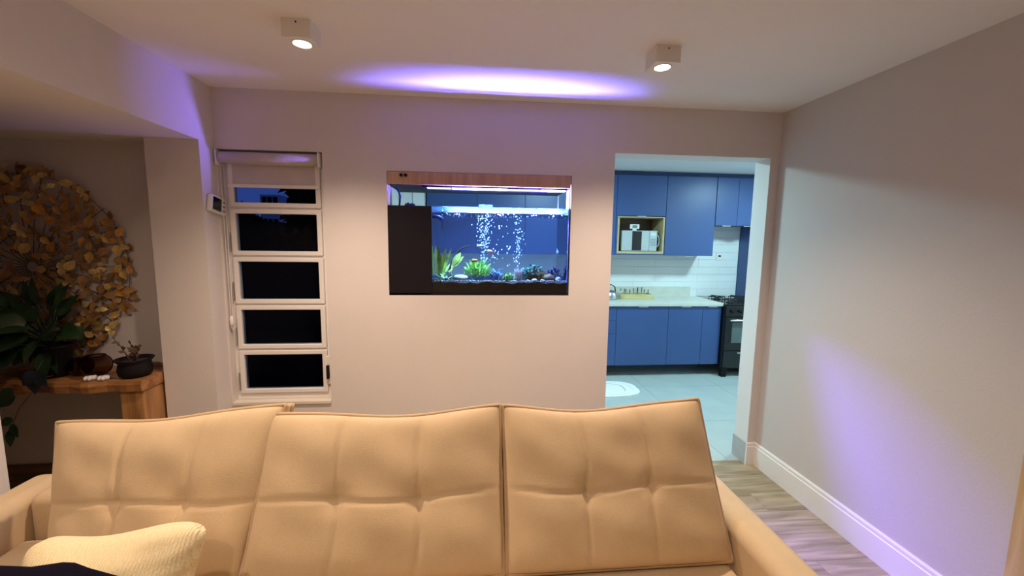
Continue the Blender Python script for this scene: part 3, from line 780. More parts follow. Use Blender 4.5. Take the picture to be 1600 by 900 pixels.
def leafmesh(mb, base, d, upv, L, w, curl=.3, n=6, shape=1.0, fold=.15):
    """a curved leaf: base point, direction, up vector, length, half width"""
    base, d, upv = Vector(base), Vector(d).normalized(), Vector(upv)
    side = d.cross(upv)
    if side.length < 1e-4: side = d.orthogonal()
    side.normalize(); nrm = side.cross(d).normalized()
    vs = []
    for i in range(n+1):
        t_ = i/n
        c = base + d*(L*t_) - nrm*(curl*L*t_*t_)
        ww = w*(math.sin(PI*min(1, (t_*.93+.05))**shape))
        vs += [c - side*ww + nrm*ww*fold, c, c + side*ww + nrm*ww*fold]
    fs = []
    for i in range(n):
        a = 3*i
        fs += [(a, a+1, a+4, a+3), (a+1, a+2, a+5, a+4)]
    return mb.add(vs, fs)
def leafmat(name, c1, rough=.5):
    return mat(name, c1, rough, noise=(25, .35, (1, 1, 1)), trans=None)

SUBZ = 1.345
# broad-leaved sword plant
sp = thing('sword_plant', 'broad-leaved bright green water plant at the left end of the tank', 'water plant', (-.24, .15, SUBZ))
M_SW = leafmat('sword_leaf', (.50, .70, .14)); rnd = random.Random(3)
for k, (tx, tz, w_) in enumerate(((-.270, 1.58, .013), (-.245, 1.575, .014), (-.20, 1.565, .014), (-.165, 1.56, .012), (-.185, 1.52, .011), (-.262, 1.51, .014), (-.222, 1.49, .012), (-.268, 1.45, .014), (-.175, 1.46, .010), (-.155, 1.43, .010), (-.165, 1.40, .010), (-.255, 1.42, .014))):
    b = Vector((-.243+rnd.uniform(-.01, .01), .14+rnd.uniform(-.03, .03), SUBZ-.002)); tp_ = Vector((tx, .14+rnd.uniform(-.07, .05), tz))
    mb = MB(); leafmesh(mb, b, tp_-b, (0, -1, .4), (tp_-b).length, w_, .05, 7, 1.3); mb.build('leaf', M_SW, sp, True)
sp2 = thing('sword_plant', 'yellow-green drooping leaf plant beside the dark driftwood', 'water plant', (-.16, .17, SUBZ))
for bx, bz, tx, tz, w_ in ((-.165, 1.44, -.105, 1.535, .022), (-.16, 1.44, -.085, 1.51, .016), (-.165, 1.43, -.10, 1.485, .014)):
    mb = MB(); b = Vector((bx, .18, bz)); e = Vector((tx, .17, tz)); leafmesh(mb, b, e-b, (0, -1, .3), (e-b).length, w_, .12, 7, 1.2); mb.build('leaf', M_SW, sp2, True)
mb = MB(); mb.tube([(-.16, .17, SUBZ-.002), (-.168, .175, 1.39), (-.163, .18, 1.445)], .003, 6); mb.build('stem', M_SW, sp2, True)
lo = thing('low_plant', 'pale blue-green low leaf rosette beside the white stone', 'water plant', (-.2, .1, SUBZ))
M_LO = leafmat('pale_leaf', (.32, .50, .38))
for k in range(12):
    a = k*2*PI/12+rnd.uniform(-.2, .2); mb = MB(); leafmesh(mb, (-.20, .09, SUBZ+.003), (math.cos(a), math.sin(a)*.6, rnd.uniform(.25, .9)), (0, 0, 1), rnd.uniform(.05, .09), .009, .2, 5, 1); mb.build('leaf', M_LO, lo, True)
# driftwood
dwd = thing('driftwood_branch', 'thin dark driftwood branch reaching up to the right', 'driftwood', (-.19, .22, SUBZ))
M_DW = mat('dark_wood', (.020, .016, .018), .8)
mb = MB(); mb.tube([(-.185, .22, SUBZ-.005), (-.182, .22, 1.40), (-.168, .22, 1.45), (-.145, .22, 1.51), (-.11, .22, 1.555), (-.075, .22, 1.575), (-.04, .22, 1.585)], [.016, .013, .011, .009, .007, .005, .002], 8); mb.build('main_branch', M_DW, dwd, True)
mb = MB(); mb.tube([(-.19, .22, SUBZ-.003), (-.21, .22, 1.42), (-.22, .22, 1.47), (-.205, .22, 1.50)], [.012, .009, .006, .003], 8); mb.build('side_branch', M_DW, dwd, True)
# stones
def stone(name, label, c, rx, ry, rz, col, seed):
    rnd = random.Random(seed); mb = MB(); mb.ball((0, 0, 0), 1, 1, 1, 14, 9)
    mb.v = [tuple(Vector((v[0]*rx, v[1]*ry, v[2]*rz))*(1+.12*math.sin(v[0]*4+seed)*math.cos(v[2]*3+seed*2)+rnd.uniform(-.04, .04)) + Vector(c)) for v in mb.v]
    o = mb.build(name, mat(name+str(seed)+'_mat', col, .75, noise=(30, .3, (1, 1, 1)), bump=(50, .5, (1, 1, 1))), None, True)
    return tag(o, label, 'stone')
stone('white_stone', 'large white stone in front of the green bush plant', (-.10, .10, 1.366), .048, .032, .022, (.80, .78, .72), 1)
stone('brown_rock', 'big brown rock under the dark teal moss', (.445, .22, 1.378), .085, .06, .045, (.16, .085, .045), 2)
stone('brown_rock', 'rounded tan rock right of the brown moss-covered rock', (.505, .13, 1.366), .045, .035, .028, (.26, .15, .08), 3)
stone('pale_pebble', 'pale pebble near the right end of the tank', (.575, .11, 1.36), .022, .018, .015, (.55, .52, .58), 4)
stone('pale_pebble', 'small whitish pebble before the brown rock', (.40, .06, 1.355), .020, .016, .012, (.66, .63, .60), 5)
stone('pale_pebble', 'small grey pebble below the honeycomb ornament, right side', (.355, .05, 1.353), .014, .012, .009, (.50, .50, .52), 6)
stone('pale_pebble', 'small pebble at the foot of the tan rock', (.455, .055, 1.354), .016, .013, .010, (.60, .55, .50), 7)
# bushy plants
def bush(name, label, cx, cy, w_, h, n, col, seed, L=.03, hw=.006):
    rnd = random.Random(seed); t = thing(name, label, 'water plant', (cx, cy, SUBZ))
    mb = MB()
    for _ in range(n):
        a = rnd.uniform(0, 2*PI); e = rnd.uniform(0, 1)
        p = Vector((cx+math.cos(a)*w_*e**.5*.9, cy+math.sin(a)*w_*.7*e**.5, SUBZ+h*(.15+.8*rnd.random()*(1-e*e*.7))))
        d = Vector((p.x-cx, p.y-cy, rnd.uniform(0, .9)*w_)) + Vector((rnd.uniform(-1, 1), rnd.uniform(-1, 1), rnd.uniform(-.2, 1)))*w_*.6
        leafmesh(mb, p, d, (0, 0, 1), L*rnd.uniform(.7, 1.3), hw, rnd.uniform(.1, .5), 3, 1)
    mb.build('foliage', leafmat(name+str(seed), col), t, True, kind='stuff')
    mb = MB()
    for k in range(6):
        a = k*PI/3; mb.tube([(cx, cy, SUBZ-.003), (cx+math.cos(a)*w_*.3, cy+math.sin(a)*w_*.2, SUBZ+h*.4), (cx+math.cos(a)*w_*.6, cy+math.sin(a)*w_*.45, SUBZ+h*.75)], .002, 5)
    mb.build('stems', leafmat('stem_green', (.10, .18, .04)), t)
bush('bush_plant', 'big bushy bright green plant below the bubble column', .018, .19, .098, .13, 420, (.34, .66, .10), 1, .034, .005)
bush('blue_plant', 'small bluish plant right of the big green bush', .145, .14, .042, .075, 110, (.12, .25, .55), 2, .028, .006)
bush('carpet_plant', 'tiny yellow-green plant left of the honeycomb ornament', .225, .10, .042, .045, 110, (.26, .50, .12), 3, .024, .005)
bush('teal_moss', 'dark teal moss cushion on top of the brown rock', .41, .21, .085, .105, 260, (.03, .20, .16), 4, .028, .007)
bush('brown_moss', 'brownish tuft of moss left of the tan rock', .47, .15, .06, .065, 150, (.16, .12, .04), 5, .022, .005)
bush('violet_plant', 'dark violet-blue leafy plant at the right end of the tank', .555, .17, .05, .085, 120, (.03, .04, .26), 6, .030, .006)
# grass-like plant on the right
gp = thing('ribbon_plant', 'arching ribbon-leaved plant in the right tank corner', 'water plant', (.585, .2, SUBZ))
M_GR = leafmat('ribbon_leaf', (.16, .30, .20)); rnd = random.Random(9)
for k in range(14):
    ex = rnd.uniform(.44, .60); ez = rnd.uniform(1.44, 1.56); b = Vector((.585+rnd.uniform(-.015, .015), .2+rnd.uniform(-.03, .03), SUBZ-.002))
    top_ = Vector(((b.x*2+ex)/3+.005, b.y-.01, ez+.05)); e = Vector((ex, b.y+rnd.uniform(-.1, .05), ez))
    pts = [b*(1-t_)**2 + top_*2*t_*(1-t_) + e*t_*t_ for t_ in [i/10 for i in range(11)]]
    mb = MB(); sd = Vector((.25, -1, .1)).normalized()*.0035
    vs = []
    for i, p in enumerate(pts): q = 1-.8*(i/10)**2; vs += [p-sd*q+Vector((.002*q, 0, 0)), p+sd*q-Vector((.002*q, 0, 0))]
    mb.add(vs, [(2*i, 2*i+1, 2*i+3, 2*i+2) for i in range(10)]); mb.build('ribbon_leaf', M_GR, gp, True)
# honeycomb ornament
ho = thing('honeycomb_ornament', 'small pinkish honeycomb tube ornament under the right bubbles', 'ornament', (.30, .16, SUBZ))
mb = MB(); mb.tube([(.30, .16, SUBZ-.004), (.30, .16, 1.41)], [.026, .024], 20); mb.build('tube_body', mat('ornament_dark', (.12, .07, .08), .7), ho, True)
mb = MB()
for r_ in range(5):
    for k in range(10):
        a = 2*PI*(k+.5*(r_ % 2))/10; c = Vector((.30+.027*math.cos(a), .16+.027*math.sin(a), SUBZ+.008+r_*.0135))
        tx = Vector((-math.sin(a), math.cos(a), 0)); mb.tube([c+tx*.006*math.cos(q*PI/3)+Vector((0, 0, .006*math.sin(q*PI/3))) for q in range(6)], .0016, 5, closed=True)
mb.build('honeycomb_mesh', mat('ornament_pink', (.62, .45, .42), .6), ho)
# fish
def fish(label, c, L, col, hdg=1, tilt=0.0, depth=.32):
    t = thing('aquarium_fish', label, 'fish', c, 'fish in the tank')
    c = Vector(c); n = 10; k = 9
    R = Matrix.Rotation(tilt, 3, 'Y')
    def P(x, y_, z_):
        v = R @ Vector((x, y_, z_)); return c + Vector((v.x*hdg, v.y, v.z))
    mb = MB(); vs = []; fs = []
    for i in range(k):
        u = i/(k-1); x = (u-.5)*L*.78 + L*.08; r = L*depth*.5*max(.03, math.sin(PI*u**.75)**.8)*(1 if u < .9 else .9)
        for j in range(n):
            a = 2*PI*j/n; vs.append(P(-x+L*.16, math.cos(a)*r*.45, math.sin(a)*r))
    for i in range(k-1):
        for j in range(n): fs.append((i*n+j, i*n+(j+1) % n, (i+1)*n+(j+1) % n, (i+1)*n+j))
    fs += [tuple(range(n)), tuple((k-1)*n+j for j in range(n))]
    m_ = mat('fish_'+label.split()[0], col, .3, noise=(90, .25, (1, 1, 1)))
    mb.add(vs, fs).build('body', m_, t, True)
    def fin(name, pts):
        mb = MB(); q = len(pts); th_ = L*.008
        mb.add([P(x, -th_, z_) for x, z_ in pts]+[P(x, th_, z_) for x, z_ in pts], [tuple(range(q)), tuple(range(2*q-1, q-1, -1))]+[(i, (i+1) % q, q+(i+1) % q, q+i) for i in range(q)])
        mb.build(name, m_, t)
    xb = -L*.30
    fin('tail_fin', [(xb+.02*L, L*.03), (xb-.22*L, L*.15), (xb-.16*L, 0), (xb-.22*L, -L*.15), (xb+.02*L, -L*.03)])
    fin('dorsal_fin', [(L*.15, L*depth*.40), (L*.02, L*depth*.72), (-L*.16, L*depth*.55), (-L*.14, L*depth*.28)])
    fin('anal_fin', [(L*.02, -L*depth*.40), (-L*.10, -L*depth*.66), (-L*.16, -L*depth*.25)])
    for s in (-1, 1):
        mb = MB(); mb.ball(P(L*.36, s*L*.055, L*.03), L*.022, L*.012, L*.022, 8, 5); mb.build('eye', M_BLACK, t, True)
fish('white silvery fish swimming in front of the bubble column', (.036, .15, 1.584), .062, (.80, .84, .86), -1, .1)
fish('pink fish with reddish flank right of the bubble column', (.105, .15, 1.545), .062, (.75, .28, .30), -1, -.1, .38)
fish('orange fish hovering just over the big green bush', (.0, .09, 1.484), .058, (.75, .22, .04), -1, .15, .36)
fish('slim pale fish right above the green bush', (.135, .18, 1.50), .045, (.62, .68, .74), -1, -.35, .22)
fish('pale upright fish among the arching ribbon leaves', (.575, .16, 1.55), .042, (.70, .76, .84), 1, 1.4, .36)
fish('dark blue fish hiding low between the left leaves', (-.19, .12, 1.40), .036, (.10, .10, .45), 1, .1, .42)

# ------------------------------------------------------------------ sofa
M_SOFA = fabric('sofa_linen', (.55, .41, .25), 420, .95, .08)
M_PIPE = fabric('sofa_piping', (.45, .315, .18), 500, .95, .08)
SO = thing('sofa', 'beige linen three-seat sofa with tufted piped back cushions', 'sofa', (-.4, -1.4, 0))
box('base', -1.87, 1.07, -1.93, -.86, .07, .30, M_SOFA, SO, .02)
box('back_frame', -1.745, .945, -1.02, -.84, .29, .60, M_SOFA, SO, .035, smooth=True)
def flat_big(o):
    for p in o.data.polygons:
        if max(abs(c) for c in p.normal) > .9999: p.use_smooth = False
    return o
def arm(x0, x1):
    mb = MB(); mb.box(x0, x1, -1.95, -.82, .06, .60); flat_big(mb.build('armrest', M_SOFA, SO, True, .05, seg=9))
arm(.945, 1.09); arm(-1.89, -1.745)
for a, b in ((-1.743, -.40), (-.398, .943)):
    mb = MB(); mb.box(a, b, -1.98, -1.04, .28, .452); flat_big(mb.build('seat_cushion', M_SOFA, SO, True, .04, seg=7))
for sx in (-1.80, 1.0):
    for sy in (-1.88, -.90):
        mb = MB(); mb.tube([(sx, sy, 0), (sx, sy, .075)], [.022, .03], 14); mb.build('foot', M_MATTE, SO, True)

def cushion(name, TL, TR, BL, BR, front, back, gus, material, parent, tufts=None, tuft_v=.5, sag=.02, seed=0, pinch=.03, pipe=None, bulge=.0, N=96, Mv=66, wr=.004, power=4, corner=0.0):
    TL, TR, BL, BR = map(Vector, (TL, TR, BL, BR)); rnd = random.Random(seed)
    nrm = (TR-TL).cross(TL-BL); nrm = ((TR-TL)+(BR-BL)).cross((TL-BL)+(TR-BR)).normalized()
    if nrm.y > 0: nrm = -nrm
    up_ = ((TL-BL)+(TR-BR)).normalized(); rt = ((TR-TL)+(BR-BL)).normalized()
    ph = [rnd.uniform(0, 6) for _ in range(6)]
    def outline(u, v):
        p = TL.lerp(TR, u)*v + BL.lerp(BR, u)*(1-v)
        p += up_*(-sag*math.sin(PI*u)*v**2 + .005*math.sin(u*9+ph[0])*v)
        # sides pull in between the corners
        e = pinch*math.sin(PI*v)
        p += rt*e*(1-2*u) + up_*(-pinch*.3*math.sin(PI*u))*(2*v-1)*.5
        k = (abs(2*u-1)*abs(2*v-1))**5
        p += (rt*(1-2*u) + up_*(1-2*v))*corner*k
        return p
    def puff(u, v):
        a = max(0, 1-abs(2*u-1)**power)*max(0, 1-abs(2*v-1)**power)
        return a**.55
    def groove(u, v):
        if not tufts: return 0
        g = 0
        for ut in tufts:
            uu = ut + .012*math.sin(v*7+ph[1])
            g += .16*math.exp(-((u-uu)/.011)**2) + .08*math.exp(-((u-uu)/.08)**2)
            g += .20*math.exp(-(((u-ut)/.05)**2+((v-tuft_v)/.07)**2))
        vv = tuft_v + .015*math.sin(u*8+ph[2])
        g += .12*math.exp(-((v-vv)/.013)**2) + .07*math.exp(-((v-vv)/.10)**2)
        return min(g, .9)
    def wrinkle(u, v):
        return wr*(math.sin(u*11+v*5+ph[3])*math.sin(v*13-u*4+ph[4]) + .6*math.sin(u*23+ph[5]+v*9)*math.sin(v*7))
    vs = []; fs = []
    F0 = lambda i, j: j*(N+1)+i
    for side in (1, -1):
        for j in range(Mv+1):
            for i in range(N+1):
                u, v = i/N, j/Mv
                # denser sampling near the edges
                u = .5-.5*math.cos(PI*u)*.35-(.5-u)*.65 if True else u
                v = .5-.5*math.cos(PI*v)*.35-(.5-v)*.65
                p = outline(u, v); q = puff(u, v)
                low = 1+.25*(1-v)
                d = gus + (front*low*q*(1-groove(u, v)) + wrinkle(u, v)*q if side == 1 else back*q)
                vs.append(p + nrm*d*side)
    S = (N+1)*(Mv+1)
    for s in (0, S):
        for j in range(Mv):
            for i in range(N): fs.append((s+F0(i, j), s+F0(i+1, j), s+F0(i+1, j+1), s+F0(i, j+1)))
    loop = [F0(i, 0) for i in range(N+1)] + [F0(N, j) for j in range(1, Mv+1)] + [F0(i, Mv) for i in range(N-1, -1, -1)] + [F0(0, j) for j in range(Mv-1, 0, -1)]
    for k in range(len(loop)):
        a, b = loop[k], loop[(k+1) % len(loop)]; fs.append((a, b, S+b, S+a))
    mb = MB().add(vs, fs); o = mb.build(name, material, parent, True)
    if pipe:
        for s in (0, S):
            MB().tube([mb.v[s+k] for k in loop], pipe, 6, closed=True).build('piping', M_PIPE, o, True)
    return o
CU = dict(front=.055, back=.06, gus=.022, material=M_SOFA, parent=SO, pipe=.008, pinch=.004, power=5)
cushion('back_cushion', (-1.555, -1.04, .905), (-.705, -1.10, .985), (-1.46, -1.22, .46), (-.775, -1.345, .46), tufts=(.36, .68), tuft_v=.45, seed=1, sag=.015, **CU)
cushion('back_cushion', (-.752, -1.12, .958), (.098, -1.12, .965), (-.765, -1.36, .458), (.102, -1.36, .458), tufts=(.33, .655), tuft_v=.475, seed=2, sag=.022, **CU)
cushion('back_cushion', (.108, -1.12, .962), (.905, -1.12, .980), (.112, -1.36, .458), (.935, -1.36, .458), tufts=(.36, .66), tuft_v=.475, seed=3, sag=.028, **CU)

# knitted throw pillow
def knit(name, col):
    mt, nt, b = newmat(name); L = nt.links
    tc = nt.nodes.new('ShaderNodeTexCoord')
    w1_ = nt.nodes.new('ShaderNodeTexWave'); w1_.wave_type = 'BANDS'; w1_.bands_direction = 'X'; w1_.inputs['Scale'].default_value = 38; w1_.inputs['Distortion'].default_value = 2.0; w1_.inputs['Detail'].default_value = 1; w1_.inputs['Detail Scale'].default_value = 3
    w2_ = nt.nodes.new('ShaderNodeTexWave'); w2_.wave_type = 'BANDS'; w2_.bands_direction = 'Z'; w2_.inputs['Scale'].default_value = 7; w2_.inputs['Distortion'].default_value = .6
    for w in (w1_, w2_): L.new(tc.outputs['Object'], w.inputs['Vector'])
    ad = nt.nodes.new('ShaderNodeMath'); ad.operation = 'ADD'; L.new(w1_.outputs['Fac'], ad.inputs[0]); L.new(w2_.outputs['Fac'], ad.inputs[1])
    bp = nt.nodes.new('ShaderNodeBump'); bp.inputs['Strength'].default_value = .5; bp.inputs['Distance'].default_value = .004
    L.new(ad.outputs[0], bp.inputs['Height']); L.new(bp.outputs[0], b.inputs['Normal'])
    b.inputs['Base Color'].default_value = (*col, 1); b.inputs['Roughness'].default_value = .95; b.inputs['Specular IOR Level'].default_value = .15
    MATS[name] = mt; return mt
kp = cushion('knit_pillow', (-1.255, -1.475, .772), (-.765, -1.46, .80), (-1.27, -1.60, .47), (-.80, -1.58, .47), .095, .06, .003, knit('cream_knit', (.72, .60, .37)), None, sag=.02, seed=8, pinch=.022, N=36, Mv=30, wr=.007, power=2.8, corner=.035)
tag(kp, 'cream yellow knitted throw pillow leaning on the left back cushion', 'pillow')
# dark throw
mb = MB(); nu, nv = 40, 22; rnd = random.Random(21)
mb.ball((0, 0, 0), 1, 1, 1, nu, nv)
def thr(v):
    x, y_, z_ = v
    s = 1+.05*math.sin(x*7+z_*4)+.04*math.sin(y_*9-x*5)+.02*math.sin(x*21+y_*8)
    f = lambda a, n: math.copysign(abs(a)**n, a)
    return (-1.20+f(x, .6)*.46*s, -1.83+f(y_, .7)*.12*s, .455+.235+f(z_, .5)*.235*(s if z_ > 0 else 1))
mb.v = [thr(v) for v in mb.v]
tw = mb.build('throw_blanket', mat('navy_wool', (.006, .005, .011), .95, spec=.05, bump=(140, .5, (1, 1, 1))), None, True)
tag(tw, 'dark navy throw blanket bundled on the sofa in the bottom left corner', 'blanket')

# ------------------------------------------------------------------ niche: console table and decor
CT = thing('console_table', 'live-edge wooden console table in the dim niche', 'table', (-2.5, -.15, 0))
M_SLAB = wood('warm_slab', (.24, .095, .030), (.46, .22, .08), 3, 0, .35)
M_LEGW = wood('warm_leg', (.22, .09, .03), (.50, .26, .10), 3, 2, .4)
BT = .812
mb = MB(); vs = []; n = 40; rnd = random.Random(2)
for i in range(n+1):
    x = -3.3 + (XN-.010+3.3)*i/n
    yf = -.305 + .012*math.sin(i*.55)+.008*math.sin(i*1.3)
    vs += [(x, -.004, BT-.06), (x, -.004, BT), (x, yf+.008, BT), (x, yf, BT-.02), (x, yf+.006, BT-.06)]
fs = []
for i in range(n):
    for k in range(5): fs.append((5*i+k, 5*i+(k+1) % 5, 5*(i+1)+(k+1) % 5, 5*(i+1)+k))
fs += [tuple(range(5)), tuple(5*n+k for k in range(5))]
mb.add(vs, fs).build('table_top', M_SLAB, CT)
for x0, x1 in ((-2.0, XN-.018), (-3.25, -3.10)):
    mb = MB(); mb.box(x0, x1, -.27, -.02, 0, BT-.061); mb.build('leg', M_LEGW, CT, bevel=.008)

# round wall piece of metal-like leaves
WA = thing('leaf_art', 'round wall decoration of golden and brown leaves in the niche', 'wall art', (-2.62, 0, 1.43))
ACX, ACZ, AR = -2.62, 1.43, .575
cols = [(.62, .39, .12), (.50, .27, .08), (.70, .48, .15), (.36, .19, .07), (.66, .33, .08), (.72, .54, .22), (.46, .25, .10)]
lm = []
for k, c in enumerate(cols):
    mb = MB()
    if k % 2 == 0: leafmesh(mb, (-.035, 0, 0), (1, 0, 0), (0, -1, 0), .075, .026, .12, 5, .8, .3)
    else:
        leafmesh(mb, (0, 0, 0), (1, 0, .35), (0, -1, 0), .05, .022, .25, 4, .8, .2); leafmesh(mb, (0, 0, 0), (-1, 0, .35), (0, -1, 0), .05, .022, .25, 4, .8, .2)
    me = mb.mesh('leaf'); me.materials.append(mat('gold_leaf_%d' % k, c, .42, .25, noise=(30, .25, (1, 1, 1)))); 
    for p in me.polygons: p.use_smooth = True
    lm.append(me)
rnd = random.Random(17); pts = []
tries = 0
while len(pts) < 300 and tries < 20000:
    tries += 1
    a = rnd.uniform(0, 2*PI); r = AR*math.sqrt(rnd.uniform(.015, 1))
    p = (ACX+r*math.cos(a), ACZ+r*math.sin(a))
    if any((p[0]-q[0])**2+(p[1]-q[1])**2 < .034**2 for q in pts): continue
    pts.append(p)
for px, pz in pts:
    o = bpy.data.objects.new('leaf', rnd.choice(lm)); COL.objects.link(o)
    o.location = (px, -.03-rnd.uniform(0, .03), pz)
    o.rotation_euler = (rnd.uniform(-.5, .5), rnd.uniform(0, 2*PI), rnd.uniform(-.5, .5)); sc2 = rnd.uniform(.65, 1.05); o.scale = (sc2, sc2, sc2)
    attach(o, WA)
mb = MB()
for _ in range(260):
    a = rnd.uniform(0, 2*PI); r = AR*math.sqrt(rnd.uniform(.01, 1)); th_ = rnd.uniform(0, 2*PI)
    leafmesh(mb, (ACX+r*math.cos(a), -.022-rnd.uniform(0, .012), ACZ+r*math.sin(a)), (math.cos(th_), rnd.uniform(-.3, .1), math.sin(th_)), (0, -1, 0), .05, .016, .15, 3, .8, .2)
mb.build('small_leaves', mat('bronze_leaf', (.40, .22, .08), .5, .2, noise=(9, .6, (1, 1, 1))), WA, True, kind='stuff')
mb = MB()
for k in range(28):
    a = 2*PI*k/28; mb.tube([(ACX+.03*math.cos(a), -.012, ACZ+.03*math.sin(a)), (ACX+AR*.5*math.cos(a+.05), -.022, ACZ+AR*.5*math.sin(a+.05)), (ACX+AR*.97*math.cos(a), -.025, ACZ+AR*.97*math.sin(a))], .0022, 5)
for rr in (.2, .38, .54):
    mb.tube([(ACX+rr*math.cos(2*PI*k/40), -.020, ACZ+rr*math.sin(2*PI*k/40)) for k in range(40)], .0022, 5, closed=True)
mb.build('wire_frame', mat('bronze_wire', (.16, .09, .03), .5, .6), WA)

# big leafy plant in a black pot
PP = thing('potted_plant', 'large dark green leafy plant in a black pot on the console', 'plant', (-2.41, -.17, BT))
mb = MB(); mb.lathe([(.062, BT+.001), (.066, BT+.01), (.078, BT+.165), (.084, BT+.170), (.084, BT+.182), (.074, BT+.182), (.070, BT+.16)], -2.405, -.17, 28); mb.build('pot', M_MATTE, PP, True)
mb = MB(); mb.lathe([(.070, BT+.14), (.070, BT+.155), (.03, BT+.16)], -2.405, -.17, 20); mb.build('soil', M_SOIL, PP)
M_PL = mat('dark_leaf', (.020, .050, .016), .35, noise=(14, .5, (1, 1, 1)))
rnd = random.Random(31)
cen = Vector((-2.42, -.17, BT+.17))
lv = [(-2.59, 1.30, .05), (-2.40, 1.30, .045), (-2.50, 1.33, .035), (-2.20, 1.11, .065), (-2.30, 1.14, .06), (-2.36, 1.07, .05), (-2.62, 1.02, .07), (-2.70, 1.12, .06), (-2.55, 1.12, .07), (-2.74, .98, .06), (-2.66, .90, .06), (-2.48, 1.20, .05), (-2.60, 1.20, .05), (-2.75, 1.22, .05), (-2.32, 1.22, .03), (-2.52, .98, .07), (-2.44, 1.04, .06), (-2.80, 1.05, .06), (-2.58, .92, .05), (-2.68, 1.06, .055), (-2.50, 1.06, .06), (-2.42, 1.13, .05), (-2.78, .92, .05)]
for _ in range(24): lv.append((rnd.uniform(-2.80, -2.36), rnd.uniform(.90, 1.22), rnd.uniform(.035, .06)))
lv += [(-2.66, 1.33, .03), (-2.46, 1.35, .03), (-2.35, 1.31, .03)]
for tx, tz, w_ in lv:
    e = Vector((tx, -.17+rnd.uniform(-.14, .08), tz)); mid = cen.lerp(e, .45)+Vector((0, 0, .07)); 
    q = [cen*(1-t_)**2+mid*2*t_*(1-t_)+e*t_*t_ for t_ in (0, .25, .5, .62)]
    mb = MB(); mb.tube(q, .003, 5)
    s_ = mb.build('stalk', M_PL, PP, True)
    d = (e-q[-1]); L = max(.13, d.length); mb = MB()
    leafmesh(mb, q[-1], d+Vector((0, 0, -.02)), (0, -.9, .5), L*1.15, w_*.8, .18, 7, .75, .2); mb.build('leaf', M_PL, s_, True)
# trailing vine and blue-green leaf over the table edge
VN = thing('trailing_vine', 'thin vine with dark leaves hanging over the console edge at far left', 'plant', (-2.62, -.31, .75))
mb = MB(); mb.tube([(-2.37, -.20, .83), (-2.37, -.30, .835), (-2.385, -.335, .76), (-2.44, -.335, .70), (-2.48, -.335, .62), (-2.495, -.335, .56)], .0028, 6)
mb.build('stem', mat('vine_stem', (.11, .055, .03), .6), VN, True)
for (bx, bz, dx, dz, L, w_) in ((-2.495, .57, -.15, -1, .10, .026), (-2.47, .80, -.6, -1, .11, .036), (-2.46, .76, -.9, -.7, .10, .03), (-2.485, .63, -.9, -.5, .07, .024), (-2.49, .60, .3, -1, .08, .022)):
    mb = MB(); leafmesh(mb, (bx, -.337, bz), (dx, -.15, dz), (0, -1, .2), L, w_, .1, 6, .75); mb.build('leaf', M_PL, VN, True)
BLF = thing('trailing_vine', 'broad blue-grey drooping leaf hanging before the black pot', 'plant', (-2.43, -.3, .8))
M_BLF = mat('bluegrey_leaf', (.030, .045, .065), .5, noise=(12, .4, (1, 1, 1)))
mb = MB(); mb.tube([(-2.39, -.24, .93), (-2.36, -.29, .92), (-2.355, -.325, .885)], .003, 6); mb.build('stem', M_BLF, BLF, True)
for (bx, bz, dx, dz, L, w_) in ((-2.355, .89, -.12, -1, .13, .050), (-2.36, .885, -.7, -.8, .10, .036), (-2.345, .88, .45, -1, .09, .032)):
    mb = MB(); leafmesh(mb, (bx, -.33, bz), (dx, -.05, dz), (0, -1, .2), L, w_, .08, 6, .7); mb.build('leaf', M_BLF, BLF, True)
# glass bowls
M_BOWL = clear('smoky_bowl', (.66, .56, .50), .09, .03)
for nm, lb_, cx, cy, r in (('glass_bowl', 'larger round smoky glass bowl on the console', -2.165, -.20, .072), ('glass_bowl', 'smaller round glass bowl nearer the black plant pot', -2.275, -.17, .058)):
    g = thing(nm, lb_, 'bowl', (cx, cy, BT), 'glass bowls on the console')
    prof = [(r*math.cos(a), BT+.002+r*.92+r*.95*math.sin(a)) for a in [math.radians(q) for q in range(-75, 56, 10)]]
    mb = MB(); mb.lathe(prof+[(p[0]-.003, p[1]) for p in reversed(prof)], cx, cy, 26); mb.build('bowl_glass', M_BOWL, g, True)
    mb = MB(); mb.tube([(cx+r*.60*math.cos(2*PI*k/28), cy+r*.60*math.sin(2*PI*k/28), prof[-1][1]) for k in range(28)], .003, 6, closed=True); mb.build('bowl_rim', M_BOWL, g, True)
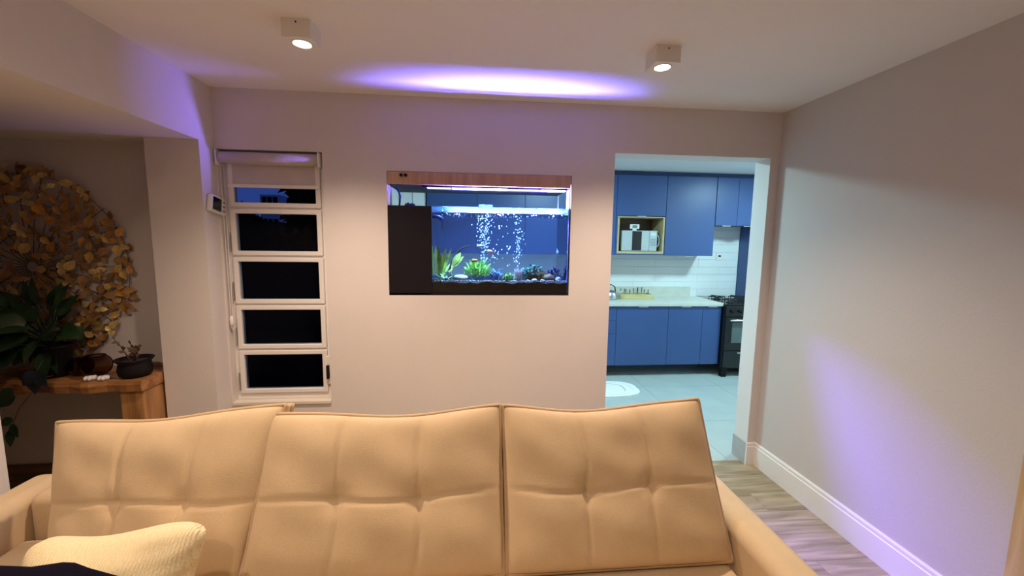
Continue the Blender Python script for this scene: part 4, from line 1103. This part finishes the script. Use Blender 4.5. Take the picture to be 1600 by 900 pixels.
# little white flower-shaped holders
for k, (cx, lb_) in enumerate(((-2.145, 'small white flower-shaped holder below the larger bowl, left'), (-2.075, 'small white flower-shaped holder nearer the black cauldron pot'))):
    g = thing('flower_holder', lb_, 'candle holder', (cx, -.265, BT), 'white holders on the console')
    mb = MB(); mb.lathe([(.014, BT+.001), (.016, BT+.004), (.013, BT+.026), (.006, BT+.026)], cx, -.265, 14); mb.build('cup', M_WHITE, g, True)
    for j in range(6):
        a = j*PI/3; mb = MB(); mb.ball((cx+.019*math.cos(a), -.265+.019*math.sin(a), BT+.014), .011, .011, .012, 8, 6); mb.build('petal', M_WHITE, g, True)
# cauldron pot with dry sprigs
CP = thing('cauldron_pot', 'black cauldron-shaped pot with dry sprigs at the console end', 'plant pot', (-1.96, -.19, BT))
cx, cy = -1.963, -.195
mb = MB(); mb.lathe([(.060, BT+.001), (.074, BT+.012), (.080, BT+.04), (.074, BT+.075), (.072, BT+.083), (.088, BT+.100), (.090, BT+.106), (.080, BT+.106), (.066, BT+.085)], cx, cy, 28); mb.build('pot', M_MATTE, CP, True)
mb = MB(); mb.lathe([(.068, BT+.08), (.066, BT+.088), (.02, BT+.092)], cx, cy, 18); mb.build('soil', M_SOIL, CP)
M_SPR = mat('dry_sprig', (.14, .075, .045), .7); rnd = random.Random(4)
for k, (ex, ez, big) in enumerate(((-.07, 1.02, 1), (-.03, 1.00, 1), (.035, .985, 1), (.05, 1.0, 1), (-.11, 1.04, 0), (.02, .97, 1))):
    b = Vector((cx+rnd.uniform(-.02, .02), cy+rnd.uniform(-.02, .02), BT+.09)); e = Vector((cx+ex, cy+rnd.uniform(-.04, .03), ez))
    mb = MB(); mid = b.lerp(e, .5)+Vector((rnd.uniform(-.01, .01), 0, .01)); mb.tube([b, mid, e], .0022, 5); s_ = mb.build('sprig', M_SPR, CP, True)
    if big:
        for j in range(5):
            p = b.lerp(e, .45+.13*j); mb = MB(); leafmesh(mb, p, (rnd.uniform(-1, 1), -.4, rnd.uniform(-.2, 1)), (0, -1, .3), .03, .009, .1, 4, .8); mb.build('leaf', M_SPR, s_, True)
